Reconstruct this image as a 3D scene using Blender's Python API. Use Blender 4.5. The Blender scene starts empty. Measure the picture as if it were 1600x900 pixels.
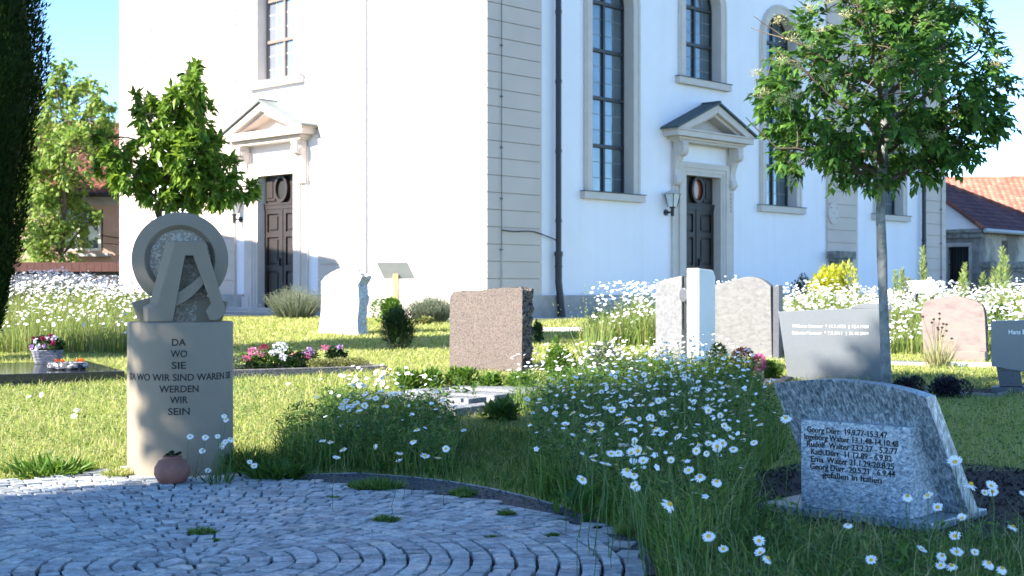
import bpy, bmesh, math, random
import numpy as np
from mathutils import Vector, Matrix

R = math.radians
rnd = random.Random(7)
rng = np.random.default_rng(11)
scene = bpy.context.scene
COL = scene.collection

# ------------------------------------------------------------------ camera
F = 2127.0
CAM_H = 1.2
cam_d = bpy.data.cameras.new("camera")
cam = bpy.data.objects.new("camera", cam_d)
COL.objects.link(cam)
cam.location = (0, 0, CAM_H)
cam.rotation_euler = (R(90), 0, 0)
cam_d.sensor_width = 36.0
cam_d.lens = F / 1600 * 36
cam_d.clip_start = 0.05
cam_d.clip_end = 2000
cam_d.dof.use_dof = True
cam_d.dof.focus_distance = 8.4
cam_d.dof.aperture_fstop = 5.0
scene.camera = cam

# ------------------------------------------------------------------ light
SUN_H = Vector((-0.85, -0.527))
SUN_EL = R(31)
SUN = Vector((SUN_H.x * math.cos(SUN_EL), SUN_H.y * math.cos(SUN_EL), math.sin(SUN_EL))).normalized()
world = bpy.data.worlds.new("World")
scene.world = world
world.use_nodes = True
wn = world.node_tree.nodes
wl = world.node_tree.links
sky = wn.new("ShaderNodeTexSky")
sky.sky_type = 'NISHITA'
sky.sun_disc = False
sky.sun_elevation = SUN_EL
sky.sun_rotation = math.atan2(SUN_H.x, SUN_H.y)
sky.air_density = 1.0
sky.dust_density = 0.0
sky.ozone_density = 1.0
sky.altitude = 5500
hs_ = wn.new("ShaderNodeHueSaturation")
hs_.inputs["Hue"].default_value = 0.497
hs_.inputs["Saturation"].default_value = 1.14
wl.new(sky.outputs[0], hs_.inputs["Color"])
wl.new(hs_.outputs[0], wn["Background"].inputs[0])
wn["Background"].inputs[1].default_value = 0.15
sun_d = bpy.data.lights.new("sun", 'SUN')
sun_d.energy = 4.8
sun_d.angle = R(0.5)
sun_d.color = (1.0, 0.93, 0.82)
sun = bpy.data.objects.new("sun", sun_d)
COL.objects.link(sun)
sun.rotation_euler = SUN.to_track_quat('Z', 'Y').to_euler()
sun.location = (-20, -12, 15)
scene.view_settings.view_transform = 'Standard'
scene.view_settings.look = 'None'
scene.view_settings.gamma = 1.0
scene.view_settings.use_curve_mapping = False
scene.view_settings.exposure = 1.95

# ------------------------------------------------------------------ helpers
def gz(Y):
    """height of the ground: level paving, then a gentle rise to the church"""
    Y = np.asarray(Y, dtype=float)
    t = np.clip((Y - 8.7) / 17.5, 0, 1)
    s = t * 0.58
    return s

def at(px, py, Y):
    return Vector(((px - 800) / F * Y, Y, CAM_H + (450 - py) / F * Y))

def gp(px, py):
    """point of the ground seen at a pixel of the photograph"""
    k = (py - 450) / F
    Y = CAM_H / k
    if Y > 8.7:
        m = 0.58 / 17.5
        Y = (CAM_H + m * 8.7) / (k + m)
        if Y > 26.2:
            Y = (CAM_H - 0.58) / k
    return Vector(((px - 800) / F * Y, Y, float(gz(Y))))

def tag(o, label=None, cat=None, group=None, kind=None):
    if label: o["label"] = label
    if cat: o["category"] = cat
    if group: o["group"] = group
    if kind: o["kind"] = kind
    return o

def empty(name, loc, rz=0.0, label=None, cat=None, group=None):
    o = bpy.data.objects.new(name, None)
    COL.objects.link(o)
    o.empty_display_size = 0.2
    o.location = loc
    o.rotation_euler = (0, 0, rz)
    tag(o, label, cat, group)
    return o

def link(name, me, parent=None, loc=None, rz=0.0):
    o = bpy.data.objects.new(name, me)
    COL.objects.link(o)
    if parent: o.parent = parent
    if loc is not None: o.location = loc
    if rz: o.rotation_euler = (0, 0, rz)
    return o

class MB:
    """collects simple shapes and links them as one mesh object"""
    def __init__(s):
        s.v = []; s.f = []; s.m = []
    def add(s, verts, faces, m=0):
        b = len(s.v)
        s.v.extend([tuple(p) for p in verts])
        for f in faces:
            s.f.append(tuple(i + b for i in f)); s.m.append(m)
        return s
    def box(s, x0, x1, y0, y1, z0, z1, m=0):
        v = [(x0, y0, z0), (x1, y0, z0), (x1, y1, z0), (x0, y1, z0), (x0, y0, z1), (x1, y0, z1), (x1, y1, z1), (x0, y1, z1)]
        return s.add(v, [(0, 3, 2, 1), (4, 5, 6, 7), (0, 1, 5, 4), (1, 2, 6, 5), (2, 3, 7, 6), (3, 0, 4, 7)], m)
    def prism(s, poly, y0, y1, m=0):
        """polygon in x,z extruded along y; y1 may be list of depths"""
        n = len(poly)
        v = [(p[0], y0, p[1]) for p in poly] + [(p[0], y1, p[1]) for p in poly]
        f = [tuple(range(n)), tuple(range(2 * n - 1, n - 1, -1))]
        f += [(i, i + n, (i + 1) % n + n, (i + 1) % n) for i in range(n)]
        return s.add(v, f, m)
    def prismz(s, poly, z0, z1, m=0):
        n = len(poly)
        v = [(p[0], p[1], z0) for p in poly] + [(p[0], p[1], z1) for p in poly]
        f = [tuple(range(n - 1, -1, -1)), tuple(range(n, 2 * n))]
        f += [(i, (i + 1) % n, (i + 1) % n + n, i + n) for i in range(n)]
        return s.add(v, f, m)
    def tube(s, pts, rad, n=8, m=0, cap=True):
        pts = [Vector(p) for p in pts]
        if not isinstance(rad, (list, tuple)): rad = [rad] * len(pts)
        rings = []
        ref = Vector((0.31, 0.87, 0.39))
        for i, p in enumerate(pts):
            d = (pts[min(i + 1, len(pts) - 1)] - pts[max(i - 1, 0)]).normalized()
            a = d.cross(ref)
            if a.length < 1e-3: a = d.cross(Vector((1, 0, 0)))
            a.normalize(); b = d.cross(a)
            rings.append([p + (a * math.cos(2 * math.pi * k / n) + b * math.sin(2 * math.pi * k / n)) * rad[i] for k in range(n)])
        v = [q for r in rings for q in r]
        f = []
        for i in range(len(pts) - 1):
            for k in range(n):
                f.append((i * n + k, i * n + (k + 1) % n, (i + 1) * n + (k + 1) % n, (i + 1) * n + k))
        if cap:
            f.append(tuple(range(n - 1, -1, -1))); f.append(tuple(range((len(pts) - 1) * n, len(pts) * n)))
        return s.add(v, f, m)
    def lathe(s, prof, n=32, m=0, c=(0, 0, 0)):
        v = []; f = []
        for r, z in prof:
            for k in range(n):
                a = 2 * math.pi * k / n
                v.append((c[0] + r * math.cos(a), c[1] + r * math.sin(a), c[2] + z))
        for i in range(len(prof) - 1):
            for k in range(n):
                f.append((i * n + k, i * n + (k + 1) % n, (i + 1) * n + (k + 1) % n, (i + 1) * n + k))
        f.append(tuple(range(n - 1, -1, -1))); f.append(tuple(range((len(prof) - 1) * n, len(prof) * n)))
        return s.add(v, f, m)
    def map(s, fn):
        s.v = [tuple(fn(*p)) for p in s.v]
        return s
    def build(s, name, mats, parent=None, bevel=0.0, seg=2, smooth=False, loc=None, rz=0.0, normals=True, sub=0):
        me = bpy.data.meshes.new(name)
        me.from_pydata(s.v, [], s.f)
        if not isinstance(mats, (list, tuple)): mats = [mats]
        for m in mats: me.materials.append(m)
        if len(mats) > 1: me.polygons.foreach_set("material_index", s.m)
        if normals or bevel or sub:
            bm = bmesh.new(); bm.from_mesh(me)
            bmesh.ops.recalc_face_normals(bm, faces=bm.faces)
            if bevel:
                bmesh.ops.remove_doubles(bm, verts=bm.verts, dist=1e-5)
                es = [e for e in bm.edges if len(e.link_faces) == 2 and e.calc_face_angle(0) > R(25)]
                bmesh.ops.bevel(bm, geom=es, offset=bevel, segments=seg, profile=0.6, affect='EDGES', clamp_overlap=True)
            if sub:
                big = [e for e in bm.edges if e.calc_length() > 0.02]
                bmesh.ops.triangulate(bm, faces=bm.faces)
                for _ in range(sub):
                    bmesh.ops.subdivide_edges(bm, edges=[e for e in bm.edges if e.calc_length() > 0.05], cuts=1, use_grid_fill=True)
                    bmesh.ops.triangulate(bm, faces=bm.faces)
            bm.to_mesh(me); bm.free()
        if smooth:
            me.polygons.foreach_set("use_smooth", [True] * len(me.polygons))
            try:
                me.set_sharp_from_angle(angle=R(40))
            except Exception:
                pass
        me.update()
        return link(name, me, parent, loc, rz)

def np_mesh(name, V, T, mat, parent=None, mi=None, mats=None, smooth=False):
    """fast triangle mesh from numpy arrays"""
    me = bpy.data.meshes.new(name)
    V = np.asarray(V, dtype=np.float32); T = np.asarray(T, dtype=np.int32)
    me.vertices.add(len(V)); me.vertices.foreach_set("co", V.ravel())
    me.loops.add(T.size); me.loops.foreach_set("vertex_index", T.ravel())
    me.polygons.add(len(T))
    me.polygons.foreach_set("loop_start", np.arange(0, T.size, 3, dtype=np.int32))
    try:
        me.polygons.foreach_set("loop_total", np.full(len(T), 3, dtype=np.int32))
    except Exception:
        pass
    for m in (mats or [mat]): me.materials.append(m)
    if mi is not None: me.polygons.foreach_set("material_index", np.asarray(mi, dtype=np.int32))
    if smooth: me.polygons.foreach_set("use_smooth", np.ones(len(T), dtype=bool))
    me.update(calc_edges=True)
    me.validate()
    return link(name, me, parent)

def in_poly(x, y, poly):
    x = np.asarray(x); y = np.asarray(y)
    r = np.zeros(x.shape, bool)
    n = len(poly)
    for i in range(n):
        x0, y0 = poly[i][0], poly[i][1]; x1, y1 = poly[(i + 1) % n][0], poly[(i + 1) % n][1]
        c = ((y0 > y) != (y1 > y)) & (x < (x1 - x0) * (y - y0) / (y1 - y0 + 1e-12) + x0)
        r ^= c
    return r

# ------------------------------------------------------------------ materials
def new_mat(name):
    m = bpy.data.materials.new(name); m.use_nodes = True
    nt = m.node_tree
    return m, nt, nt.nodes, nt.links, nt.nodes["Principled BSDF"]

def ramp(N, stops, interp='LINEAR'):
    r = N.new("ShaderNodeValToRGB"); r.color_ramp.interpolation = interp
    e = r.color_ramp.elements
    while len(e) < len(stops): e.new(0.5)
    for i, (p, c) in enumerate(stops):
        e[i].position = p; e[i].color = (c[0], c[1], c[2], 1)
    return r

def coords(N, L, scale=(1, 1, 1), rot=(0, 0, 0)):
    tc = N.new("ShaderNodeTexCoord"); mp = N.new("ShaderNodeMapping")
    mp.inputs["Scale"].default_value = scale; mp.inputs["Rotation"].default_value = rot
    L.new(tc.outputs["Object"], mp.inputs[0])
    return mp.outputs[0]

def noise(N, L, co, scale, detail=4, rough=0.6):
    n = N.new("ShaderNodeTexNoise"); n.inputs["Scale"].default_value = scale
    n.inputs["Detail"].default_value = detail; n.inputs["Roughness"].default_value = rough
    L.new(co, n.inputs["Vector"])
    return n

def bump(N, L, height, bsdf, strength=0.3, dist=0.01):
    b = N.new("ShaderNodeBump"); b.inputs["Strength"].default_value = strength; b.inputs["Distance"].default_value = dist
    L.new(height, b.inputs["Height"]); L.new(b.outputs[0], bsdf.inputs["Normal"])
    return b

def flat(name, c, rough=0.6, metal=0.0, var=0.12, scale=6.0, bmp=0.0, bscale=60.0, bdist=0.004):
    m, nt, N, L, B = new_mat(name)
    B.inputs["Roughness"].default_value = rough; B.inputs["Metallic"].default_value = metal
    co = coords(N, L)
    n = noise(N, L, co, scale, 5)
    lo = [max(0, x * (1 - var)) for x in c]; hi = [min(1, x * (1 + var)) for x in c]
    r = ramp(N, [(0.3, lo), (0.7, hi)])
    L.new(n.outputs[0], r.inputs[0]); L.new(r.outputs[0], B.inputs["Base Color"])
    if bmp:
        n2 = noise(N, L, co, bscale, 3); bump(N, L, n2.outputs[0], B, bmp, bdist)
    return m

def granite(name, cols, scale=160.0, rough=0.5, big=0.25, bmp=0.0, bscale=120, bdist=0.003, patch=3.0):
    """speckled stone: cell colours from cols plus slow mottling"""
    m, nt, N, L, B = new_mat(name)
    B.inputs["Roughness"].default_value = rough
    co = coords(N, L)
    v = N.new("ShaderNodeTexVoronoi"); v.inputs["Scale"].default_value = scale
    L.new(co, v.inputs["Vector"])
    sep = N.new("ShaderNodeSeparateColor"); L.new(v.outputs["Color"], sep.inputs[0])
    k = len(cols)
    r = ramp(N, [(i / k, c) for i, c in enumerate(cols)], 'CONSTANT')
    L.new(sep.outputs[0], r.inputs[0])
    n = noise(N, L, co, patch, 6, 0.65)
    r2 = ramp(N, [(0.25, (1 - big,) * 3), (0.75, (1 + 0,) * 3)])
    L.new(n.outputs[0], r2.inputs[0])
    mx = N.new("ShaderNodeMix"); mx.data_type = 'RGBA'; mx.blend_type = 'MULTIPLY'; mx.inputs[0].default_value = 1
    L.new(r.outputs[0], mx.inputs[6]); L.new(r2.outputs[0], mx.inputs[7])
    L.new(mx.outputs[2], B.inputs["Base Color"])
    if bmp:
        n2 = noise(N, L, co, bscale, 5, 0.7); bump(N, L, n2.outputs[0], B, bmp, bdist)
    return m

def veined(name, c1, c2, c3, scale, stretch, rot, rough=0.4, bmp=0.0):
    """streaky stone"""
    m, nt, N, L, B = new_mat(name)
    B.inputs["Roughness"].default_value = rough
    co = coords(N, L, stretch, rot)
    n = noise(N, L, co, scale, 8, 0.72)
    n.inputs["Distortion"].default_value = 0.6
    r = ramp(N, [(0.36, c1), (0.5, c2), (0.64, c3)])
    L.new(n.outputs[0], r.inputs[0]); L.new(r.outputs[0], B.inputs["Base Color"])
    if bmp: bump(N, L, n.outputs[0], B, bmp, 0.004)
    return m

def leaf_mat(name, cols, trans=0.35, rough=0.5, spec=0.35):
    m, nt, N, L, B = new_mat(name)
    g = N.new("ShaderNodeNewGeometry")
    r = ramp(N, [(i / max(1, len(cols) - 1), c) for i, c in enumerate(cols)])
    L.new(g.outputs["Random Per Island"], r.inputs[0])
    L.new(r.outputs[0], B.inputs["Base Color"])
    B.inputs["Roughness"].default_value = rough
    B.inputs["Specular IOR Level"].default_value = spec
    t = N.new("ShaderNodeBsdfTranslucent")
    hs = N.new("ShaderNodeHueSaturation"); hs.inputs["Value"].default_value = 1.5; hs.inputs["Hue"].default_value = 0.485
    L.new(r.outputs[0], hs.inputs["Color"]); L.new(hs.outputs[0], t.inputs[0])
    mx = N.new("ShaderNodeMixShader"); mx.inputs[0].default_value = trans
    L.new(B.outputs[0], mx.inputs[1]); L.new(t.outputs[0], mx.inputs[2])
    L.new(mx.outputs[0], N["Material Output"].inputs["Surface"])
    return m

M = {}
def plaster_mat():
    m, nt, N, L, B = new_mat('white_plaster')
    co = coords(N, L, (2.2, 2.2, 0.10)); n = noise(N, L, co, 1.6, 6, 0.65)
    co2 = coords(N, L); n2 = noise(N, L, co2, 0.9, 5, 0.6)
    r = ramp(N, [(0.22, (0.80, 0.775, 0.80)), (0.5, (0.85, 0.82, 0.845)), (0.75, (0.86, 0.83, 0.85))])
    r2 = ramp(N, [(0.25, (0.95, 0.95, 0.94)), (0.6, (1, 1, 1))])
    mx = N.new("ShaderNodeMix"); mx.data_type = 'RGBA'; mx.blend_type = 'MULTIPLY'; mx.inputs[0].default_value = 1
    L.new(n.outputs[0], r.inputs[0]); L.new(n2.outputs[0], r2.inputs[0])
    L.new(r.outputs[0], mx.inputs[6]); L.new(r2.outputs[0], mx.inputs[7]); L.new(mx.outputs[2], B.inputs["Base Color"])
    B.inputs["Roughness"].default_value = 0.88
    n3 = noise(N, L, co2, 35, 3); bump(N, L, n3.outputs[0], B, 0.12, 0.004)
    return m
M['plaster'] = plaster_mat()
M['beige'] = flat('beige_plaster', (0.57, 0.48, 0.415), 0.85, var=0.05, scale=1.1, bmp=0.12, bscale=60)
M['trim'] = flat('painted_sandstone', (0.58, 0.51, 0.455), 0.8, var=0.06, scale=3.0, bmp=0.1)
M['plinth'] = flat('plinth_stone', (0.37, 0.34, 0.31), 0.85, var=0.25, scale=2.2, bmp=0.4, bscale=18, bdist=0.01)
M['door'] = flat('dark_oak', (0.019, 0.012, 0.010), 0.55, var=0.35, scale=9)
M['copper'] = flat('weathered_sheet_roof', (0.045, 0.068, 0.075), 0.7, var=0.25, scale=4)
M['pipe'] = flat('dark_pipe', (0.018, 0.02, 0.025), 0.45, var=0.2)
M['iron'] = flat('dark_iron', (0.012, 0.012, 0.013), 0.5)
M['wire'] = flat('grey_wire', (0.10, 0.10, 0.11), 0.5)
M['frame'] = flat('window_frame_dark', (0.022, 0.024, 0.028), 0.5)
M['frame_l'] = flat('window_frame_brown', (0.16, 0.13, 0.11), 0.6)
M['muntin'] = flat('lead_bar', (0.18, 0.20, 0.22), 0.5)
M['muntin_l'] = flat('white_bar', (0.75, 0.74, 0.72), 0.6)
M['slabpave'] = flat('pale_path_slabs', (0.46, 0.44, 0.41), 0.9, var=0.12, scale=5, bmp=0.3, bscale=80)
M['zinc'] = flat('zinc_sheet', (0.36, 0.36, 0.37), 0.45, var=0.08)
M['wood'] = flat('raw_timber_post', (0.40, 0.29, 0.14), 0.8, var=0.3, scale=14)
M['terracotta'] = flat('terracotta', (0.24, 0.10, 0.075), 0.75, var=0.25, scale=10, bmp=0.2)
M['soil'] = flat('dark_mulch', (0.040, 0.028, 0.022), 0.95, var=0.6, scale=60, bmp=1.0, bscale=140, bdist=0.02)
M['letter'] = flat('letter_black', (0.022, 0.019, 0.018), 0.8)
M['letter_w'] = flat('letter_white', (0.85, 0.85, 0.84), 0.6, var=0.03)

def glass_mat(name, c, metal=0.55):
    m, nt, N, L, B = new_mat(name)
    co = coords(N, L)
    n = noise(N, L, co, 0.8, 2)
    r = ramp(N, [(0.3, [x * 0.75 for x in c]), (0.7, [min(1, x * 1.2) for x in c])])
    L.new(n.outputs[0], r.inputs[0]); L.new(r.outputs[0], B.inputs["Base Color"])
    B.inputs["Roughness"].default_value = 0.06; B.inputs["Metallic"].default_value = metal
    n2 = noise(N, L, co, 2.5, 2); bump(N, L, n2.outputs[0], B, 0.12, 0.02)
    return m
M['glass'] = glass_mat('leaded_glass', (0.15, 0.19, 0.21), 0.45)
M['glass_l'] = glass_mat('leaded_glass_sun_tinted', (0.42, 0.46, 0.55), 0.7)  # paler copy of leaded_glass; the sunlight is put into the colour

# ================================================================== ground
def soil_mat():
    m, nt, N, L, B = new_mat('grassy_soil')
    co = coords(N, L)
    n = noise(N, L, co, 1.2, 8, 0.7)
    r = ramp(N, [(0.3, (0.06, 0.085, 0.022)), (0.5, (0.10, 0.115, 0.035)), (0.66, (0.17, 0.14, 0.075))])
    L.new(n.outputs[0], r.inputs[0]); L.new(r.outputs[0], B.inputs["Base Color"])
    B.inputs["Roughness"].default_value = 0.95
    n2 = noise(N, L, co, 40, 4); bump(N, L, n2.outputs[0], B, 0.8, 0.03)
    return m
M['ground'] = soil_mat()
xs = [-700, -200, -60, -30, -15, -8, -4, -2, 0, 2, 4, 8, 15, 30, 60, 200, 700]
ys = [-300, -60, -10, 0, 4, 8.7, 10, 12, 14, 16, 18, 20, 22, 24, 26.2, 32, 40, 60, 120, 400, 1200]
gv = [(x, y, float(gz(y))) for y in ys for x in xs]
nx = len(xs)
gf = [(j * nx + i, j * nx + i + 1, (j + 1) * nx + i + 1, (j + 1) * nx + i) for j in range(len(ys) - 1) for i in range(nx - 1)]
ground = tag(MB().add(gv, gf).build('ground', M['ground']), kind='structure')

def wpoly(pxs):
    return [(p.x, p.y) for p in (gp(*q) for q in pxs)]

PAVE = [(-5.5, 2.6), (-5.5, 8.45)] + wpoly([(-150, 756), (40, 756), (110, 745), (170, 737), (230, 730), (330, 728), (370, 739), (430, 748), (480, 757), (560, 763), (650, 773), (750, 788), (830, 800), (900, 824), (950, 850), (985, 878), (1000, 905)]) + [(0.42, 4.6), (0.2, 3.4), (-0.3, 2.6)]
GRAVEL = wpoly([(385, 741), (430, 743), (480, 746), (560, 744), (640, 750), (700, 757), (760, 767), (830, 783), (900, 806), (960, 830), (1010, 862), (1025, 905), (1000, 905), (985, 878), (950, 850), (900, 824), (830, 800), (750, 788), (650, 773), (560, 763), (480, 757), (430, 748)])
PAVE_ALL = [(-5.5, 2.6), (-5.5, 8.45)] + wpoly([(-150, 754), (40, 754), (110, 743), (170, 735), (230, 728), (330, 726), (370, 736), (430, 742), (480, 745), (560, 743), (640, 749), (700, 756), (760, 766), (830, 782), (900, 805), (960, 829), (1010, 861), (1025, 905)]) + [(0.6, 4.6), (0.4, 3.4), (0, 2.6)]

M['bed'] = flat('black_joint_bed', (0.016, 0.014, 0.012), 0.95, var=0.5, scale=30, bmp=0.6, bscale=200)  # near-black bed: the shade in the gaps between setts is put into the colour
MB().add([(x, y, 0.002) for x, y in PAVE_ALL], [tuple(range(len(PAVE_ALL)))]).build('paving_bed', M['bed'])
tag(bpy.data.objects['paving_bed'], kind='structure')

def sett_mat():
    m, nt, N, L, B = new_mat('granite_setts')
    g = N.new("ShaderNodeNewGeometry")
    r = ramp(N, [(0.0, (0.27, 0.285, 0.295)), (0.4, (0.38, 0.40, 0.41)), (0.8, (0.47, 0.485, 0.49)), (0.96, (0.56, 0.51, 0.47))])
    L.new(g.outputs["Random Per Island"], r.inputs[0])
    co = coords(N, L)
    n = noise(N, L, co, 22, 8, 0.8)
    r2 = ramp(N, [(0.36, (0.42, 0.43, 0.45)), (0.6, (1.15, 1.15, 1.15))])
    L.new(n.outputs[0], r2.inputs[0])
    mx = N.new("ShaderNodeMix"); mx.data_type = 'RGBA'; mx.blend_type = 'MULTIPLY'; mx.inputs[0].default_value = 1
    L.new(r.outputs[0], mx.inputs[6]); L.new(r2.outputs[0], mx.inputs[7]); L.new(mx.outputs[2], B.inputs["Base Color"])
    B.inputs["Roughness"].default_value = 0.75
    n2 = noise(N, L, co, 70, 6, 0.75); bump(N, L, n2.outputs[0], B, 0.7, 0.005)
    return m
M['sett'] = sett_mat()
sm = MB()
c0 = gp(300, 888)
def wav(x, y):
    return 0.010 * math.sin(2.1 * x + 1.3 * y) + 0.006 * math.sin(5.1 * x - 3.7 * y)
r = 0.06
while r < 4.6:
    w = 0.094 + rnd.uniform(-0.006, 0.006)
    a = rnd.uniform(0, 1)
    a1 = a + 2 * math.pi
    while a < a1:
        ln = rnd.uniform(0.075, 0.125)
        da = ln / max(r + w / 2, 0.05)
        rm = r + w / 2
        cx, cy = c0.x + rm * math.cos(a + da / 2), c0.y + rm * math.sin(a + da / 2)
        if in_poly(cx, cy, PAVE) and cy > 3:
            g = 0.0035 + rnd.uniform(0, 0.005)
            ga = g / max(r, 0.05)
            P = []
            sl = rnd.uniform(-0.012, 0.012)
            for rr, aa in ((r + g, a + ga), (r + w - g, a + ga), (r + w - g, a + da - ga), (r + g, a + da - ga)):
                rr += rnd.uniform(-0.006, 0.006); aa += rnd.uniform(-0.006, 0.006) / max(r, 0.1) + sl * (rr - rm) / max(r, .2)
                P.append((c0.x + rr * math.cos(aa), c0.y + rr * math.sin(aa)))
            mx_, my_ = sum(p[0] for p in P) / 4, sum(p[1] for p in P) / 4
            zt = 0.027 + rnd.uniform(-0.004, 0.004)
            tx, ty = rnd.uniform(-.03, .03), rnd.uniform(-.03, .03)
            v = [(x, y, 0.001) for x, y in P]
            v += [(mx_ + (x - mx_) * 0.97, my_ + (y - my_) * 0.97, zt - 0.003 + tx * (x - mx_) + ty * (y - my_)) for x, y in P]
            v += [(mx_ + (x - mx_) * 0.93, my_ + (y - my_) * 0.93, zt + tx * (x - mx_) + ty * (y - my_)) for x, y in P]
            f = [(8, 9, 10, 11)]
            for k in range(4):
                k2 = (k + 1) % 4
                f += [(k, k2, 4 + k2, 4 + k), (4 + k, 4 + k2, 8 + k2, 8 + k)]
            sm.add(v, f)
        a += da
    r += w
pv = sm.build('cobblestone_pavement', M['sett'], smooth=False)
tag(pv, kind='structure')

M['gravel'] = granite('dark_gravel', [(0.06, 0.063, 0.07), (0.12, 0.12, 0.13), (0.085, 0.085, 0.095), (0.20, 0.20, 0.21)], 90, 0.8, bmp=1.0, bscale=110, bdist=0.02)
gm = MB().add([(x, y, 0.018) for x, y in GRAVEL], [tuple(range(len(GRAVEL)))])
for i in range(5200):
    x = rnd.uniform(-2, 0.6); y = rnd.uniform(5.3, 9.2)
    if in_poly(x, y, GRAVEL):
        s = rnd.uniform(0.005, 0.011); a = rnd.uniform(0, 6.28)
        q = [(x + s * math.cos(a + k * 2.09) * rnd.uniform(.8, 1.3), y + s * math.sin(a + k * 2.09), 0.018) for k in range(3)]
        gm.add(q + [(x, y, 0.018 + s * 0.9)], [(0, 1, 3), (1, 2, 3), (2, 0, 3)])
tag(gm.build('gravel_strip', M['gravel'], normals=False), kind='structure')
# thin stone edging between gravel and grass
edge_px = [(400, 742), (480, 745), (560, 743), (640, 749), (700, 756), (760, 766), (830, 782), (880, 797)]
km = MB()
kp = [gp(*q) for q in edge_px]
for a, b in zip(kp[:-1], kp[1:]):
    d = (b - a).normalized(); nrm = Vector((-d.y, d.x, 0)) * 0.018
    a2 = a + d * 0.006; b2 = b - d * 0.006
    km.prismz([(a2.x - nrm.x, a2.y - nrm.y), (b2.x - nrm.x, b2.y - nrm.y), (b2.x + nrm.x, b2.y + nrm.y), (a2.x + nrm.x, a2.y + nrm.y)], -0.02, 0.019)
for q in ((925, 830), (948, 836), (972, 858), (985, 872)):
    p = gp(*q); s = rnd.uniform(.07, .11)
    km.prismz([(p.x + s * math.cos(k * 1.57 + .5) * rnd.uniform(.8, 1.2), p.y + s * math.sin(k * 1.57 + .5) * rnd.uniform(.8, 1.2)) for k in range(4)], -0.02, 0.028)
M['edging'] = flat('edging_stone', (0.33, 0.32, 0.31), 0.85, var=0.3, scale=14, bmp=0.4)
tag(km.build('stone_edging', M['edging'], bevel=0.006), kind='structure')

# ================================================================== church
C = Vector((-0.495, 27.0, 0.0))
dR = Vector((0.6916, 0.7222, 0)); nR = Vector((0.7222, -0.6916, 0))
dL = Vector((-0.7222, 0.6916, 0)); nL = Vector((-0.6916, -0.7222, 0))
ZG = 0.58
church = empty('church', C + Vector((0, 0, ZG)), 0, 'white plastered church with beige stone corner pilasters and tall arched windows', 'church')
O = church.location
fR = lambda t, o, z: (C.x + dR.x * t + nR.x * o - O.x, C.y + dR.y * t + nR.y * o - O.y, z - O.z)
fL = lambda t, o, z: (C.x + dL.x * t + nL.x * o - O.x, C.y + dL.y * t + nL.y * o - O.y, z - O.z)
wR = lambda t, o, z: Vector(fR(t, o, z)) + O
wL = lambda t, o, z: Vector(fL(t, o, z)) + O
LENR, LENL, HW = 19.6, 13.84, 11.5

def arch(c, h, z0, zs, n=14, rise=None):
    rise = h if rise is None else rise
    p = [(c - h, z0), (c + h, z0), (c + h, zs)]
    p += [(c + h * math.cos(math.pi * k / n), zs + rise * math.sin(math.pi * k / n)) for k in range(1, n)]
    return p + [(c - h, zs)]

def wall_holes(name, W, H0, H1, holes, thick, fn, mat, parent):
    cu = bpy.data.curves.new(name, 'CURVE'); cu.dimensions = '2D'; cu.fill_mode = 'BOTH'; cu.extrude = thick / 2
    for poly in [[(0, H0), (W, H0), (W, H1), (0, H1)]] + holes:
        sp = cu.splines.new('POLY'); sp.points.add(len(poly) - 1)
        for i, (x, y) in enumerate(poly): sp.points[i].co = (x, y, 0, 1)
        sp.use_cyclic_u = True
    ob = bpy.data.objects.new(name, cu); COL.objects.link(ob)
    dg = bpy.context.evaluated_depsgraph_get(); dg.update()
    me = bpy.data.meshes.new_from_object(ob.evaluated_get(dg))
    bpy.data.objects.remove(ob); bpy.data.curves.remove(cu)
    for v in me.vertices:
        x, y, z = v.co
        v.co = fn(x, z - thick / 2, y)
    bm = bmesh.new(); bm.from_mesh(me); bmesh.ops.remove_doubles(bm, verts=bm.verts, dist=1e-4)
    bmesh.ops.recalc_face_normals(bm, faces=bm.faces); bm.to_mesh(me); bm.free()
    me.materials.clear(); me.materials.append(mat); me.name = name
    return link(name, me, parent)

DT = 3.87
winsR = [(3.87, 0.74, 3.27, 7.45), (7.22, 0.74, 6.10, 7.85), (10.58, 0.74, 3.27, 7.45), (16.25, 0.74, 3.27, 7.45)]
winsL = [(6.92, 0.74, 6.06, 8.0)]
doorH = 0.72
dR0, dL0 = 7.22, 6.92
wall_holes('wall', LENR, ZG - 0.3, HW, [arch(*w) for w in winsR] + [[(dR0 - doorH, ZG + 0.02), (dR0 + doorH, ZG + 0.02), (dR0 + doorH, DT), (dR0 - doorH, DT)]], 0.55, fR, M['plaster'], church)
wl_ = wall_holes('wall', LENL - 0.56, ZG - 0.3, HW, [arch(w[0] - 0.56, *w[1:]) for w in winsL] + [[(dL0 - 0.56 - doorH, ZG + 0.02), (dL0 - 0.56 + doorH, ZG + 0.02), (dL0 - 0.56 + doorH, DT), (dL0 - 0.56 - doorH, DT)]], 0.55, lambda t, o, z: fL(t + 0.56, o, z), M['plaster'], church)
# return of the corner and the far walls, the floor slab stays dark
def fb(t, o, z): return fR(t, o, z)
b = MB()
b.box(LENR - 0.5, LENR, -LENL, -0.551, ZG - 0.3, HW); b.build_args = None
b.map(fR).build('wall', M['plaster'], church)
b = MB(); b.box(0, LENR - 0.501, -LENL, -LENL + 0.5, ZG - 0.3, HW); b.map(fR).build('wall', M['plaster'], church)
b = MB(); b.box(0.0, 0.56, -0.54, -0.0015, ZG, HW - 0.01); b.map(fL).build('wall', M['plaster'], church)

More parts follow.
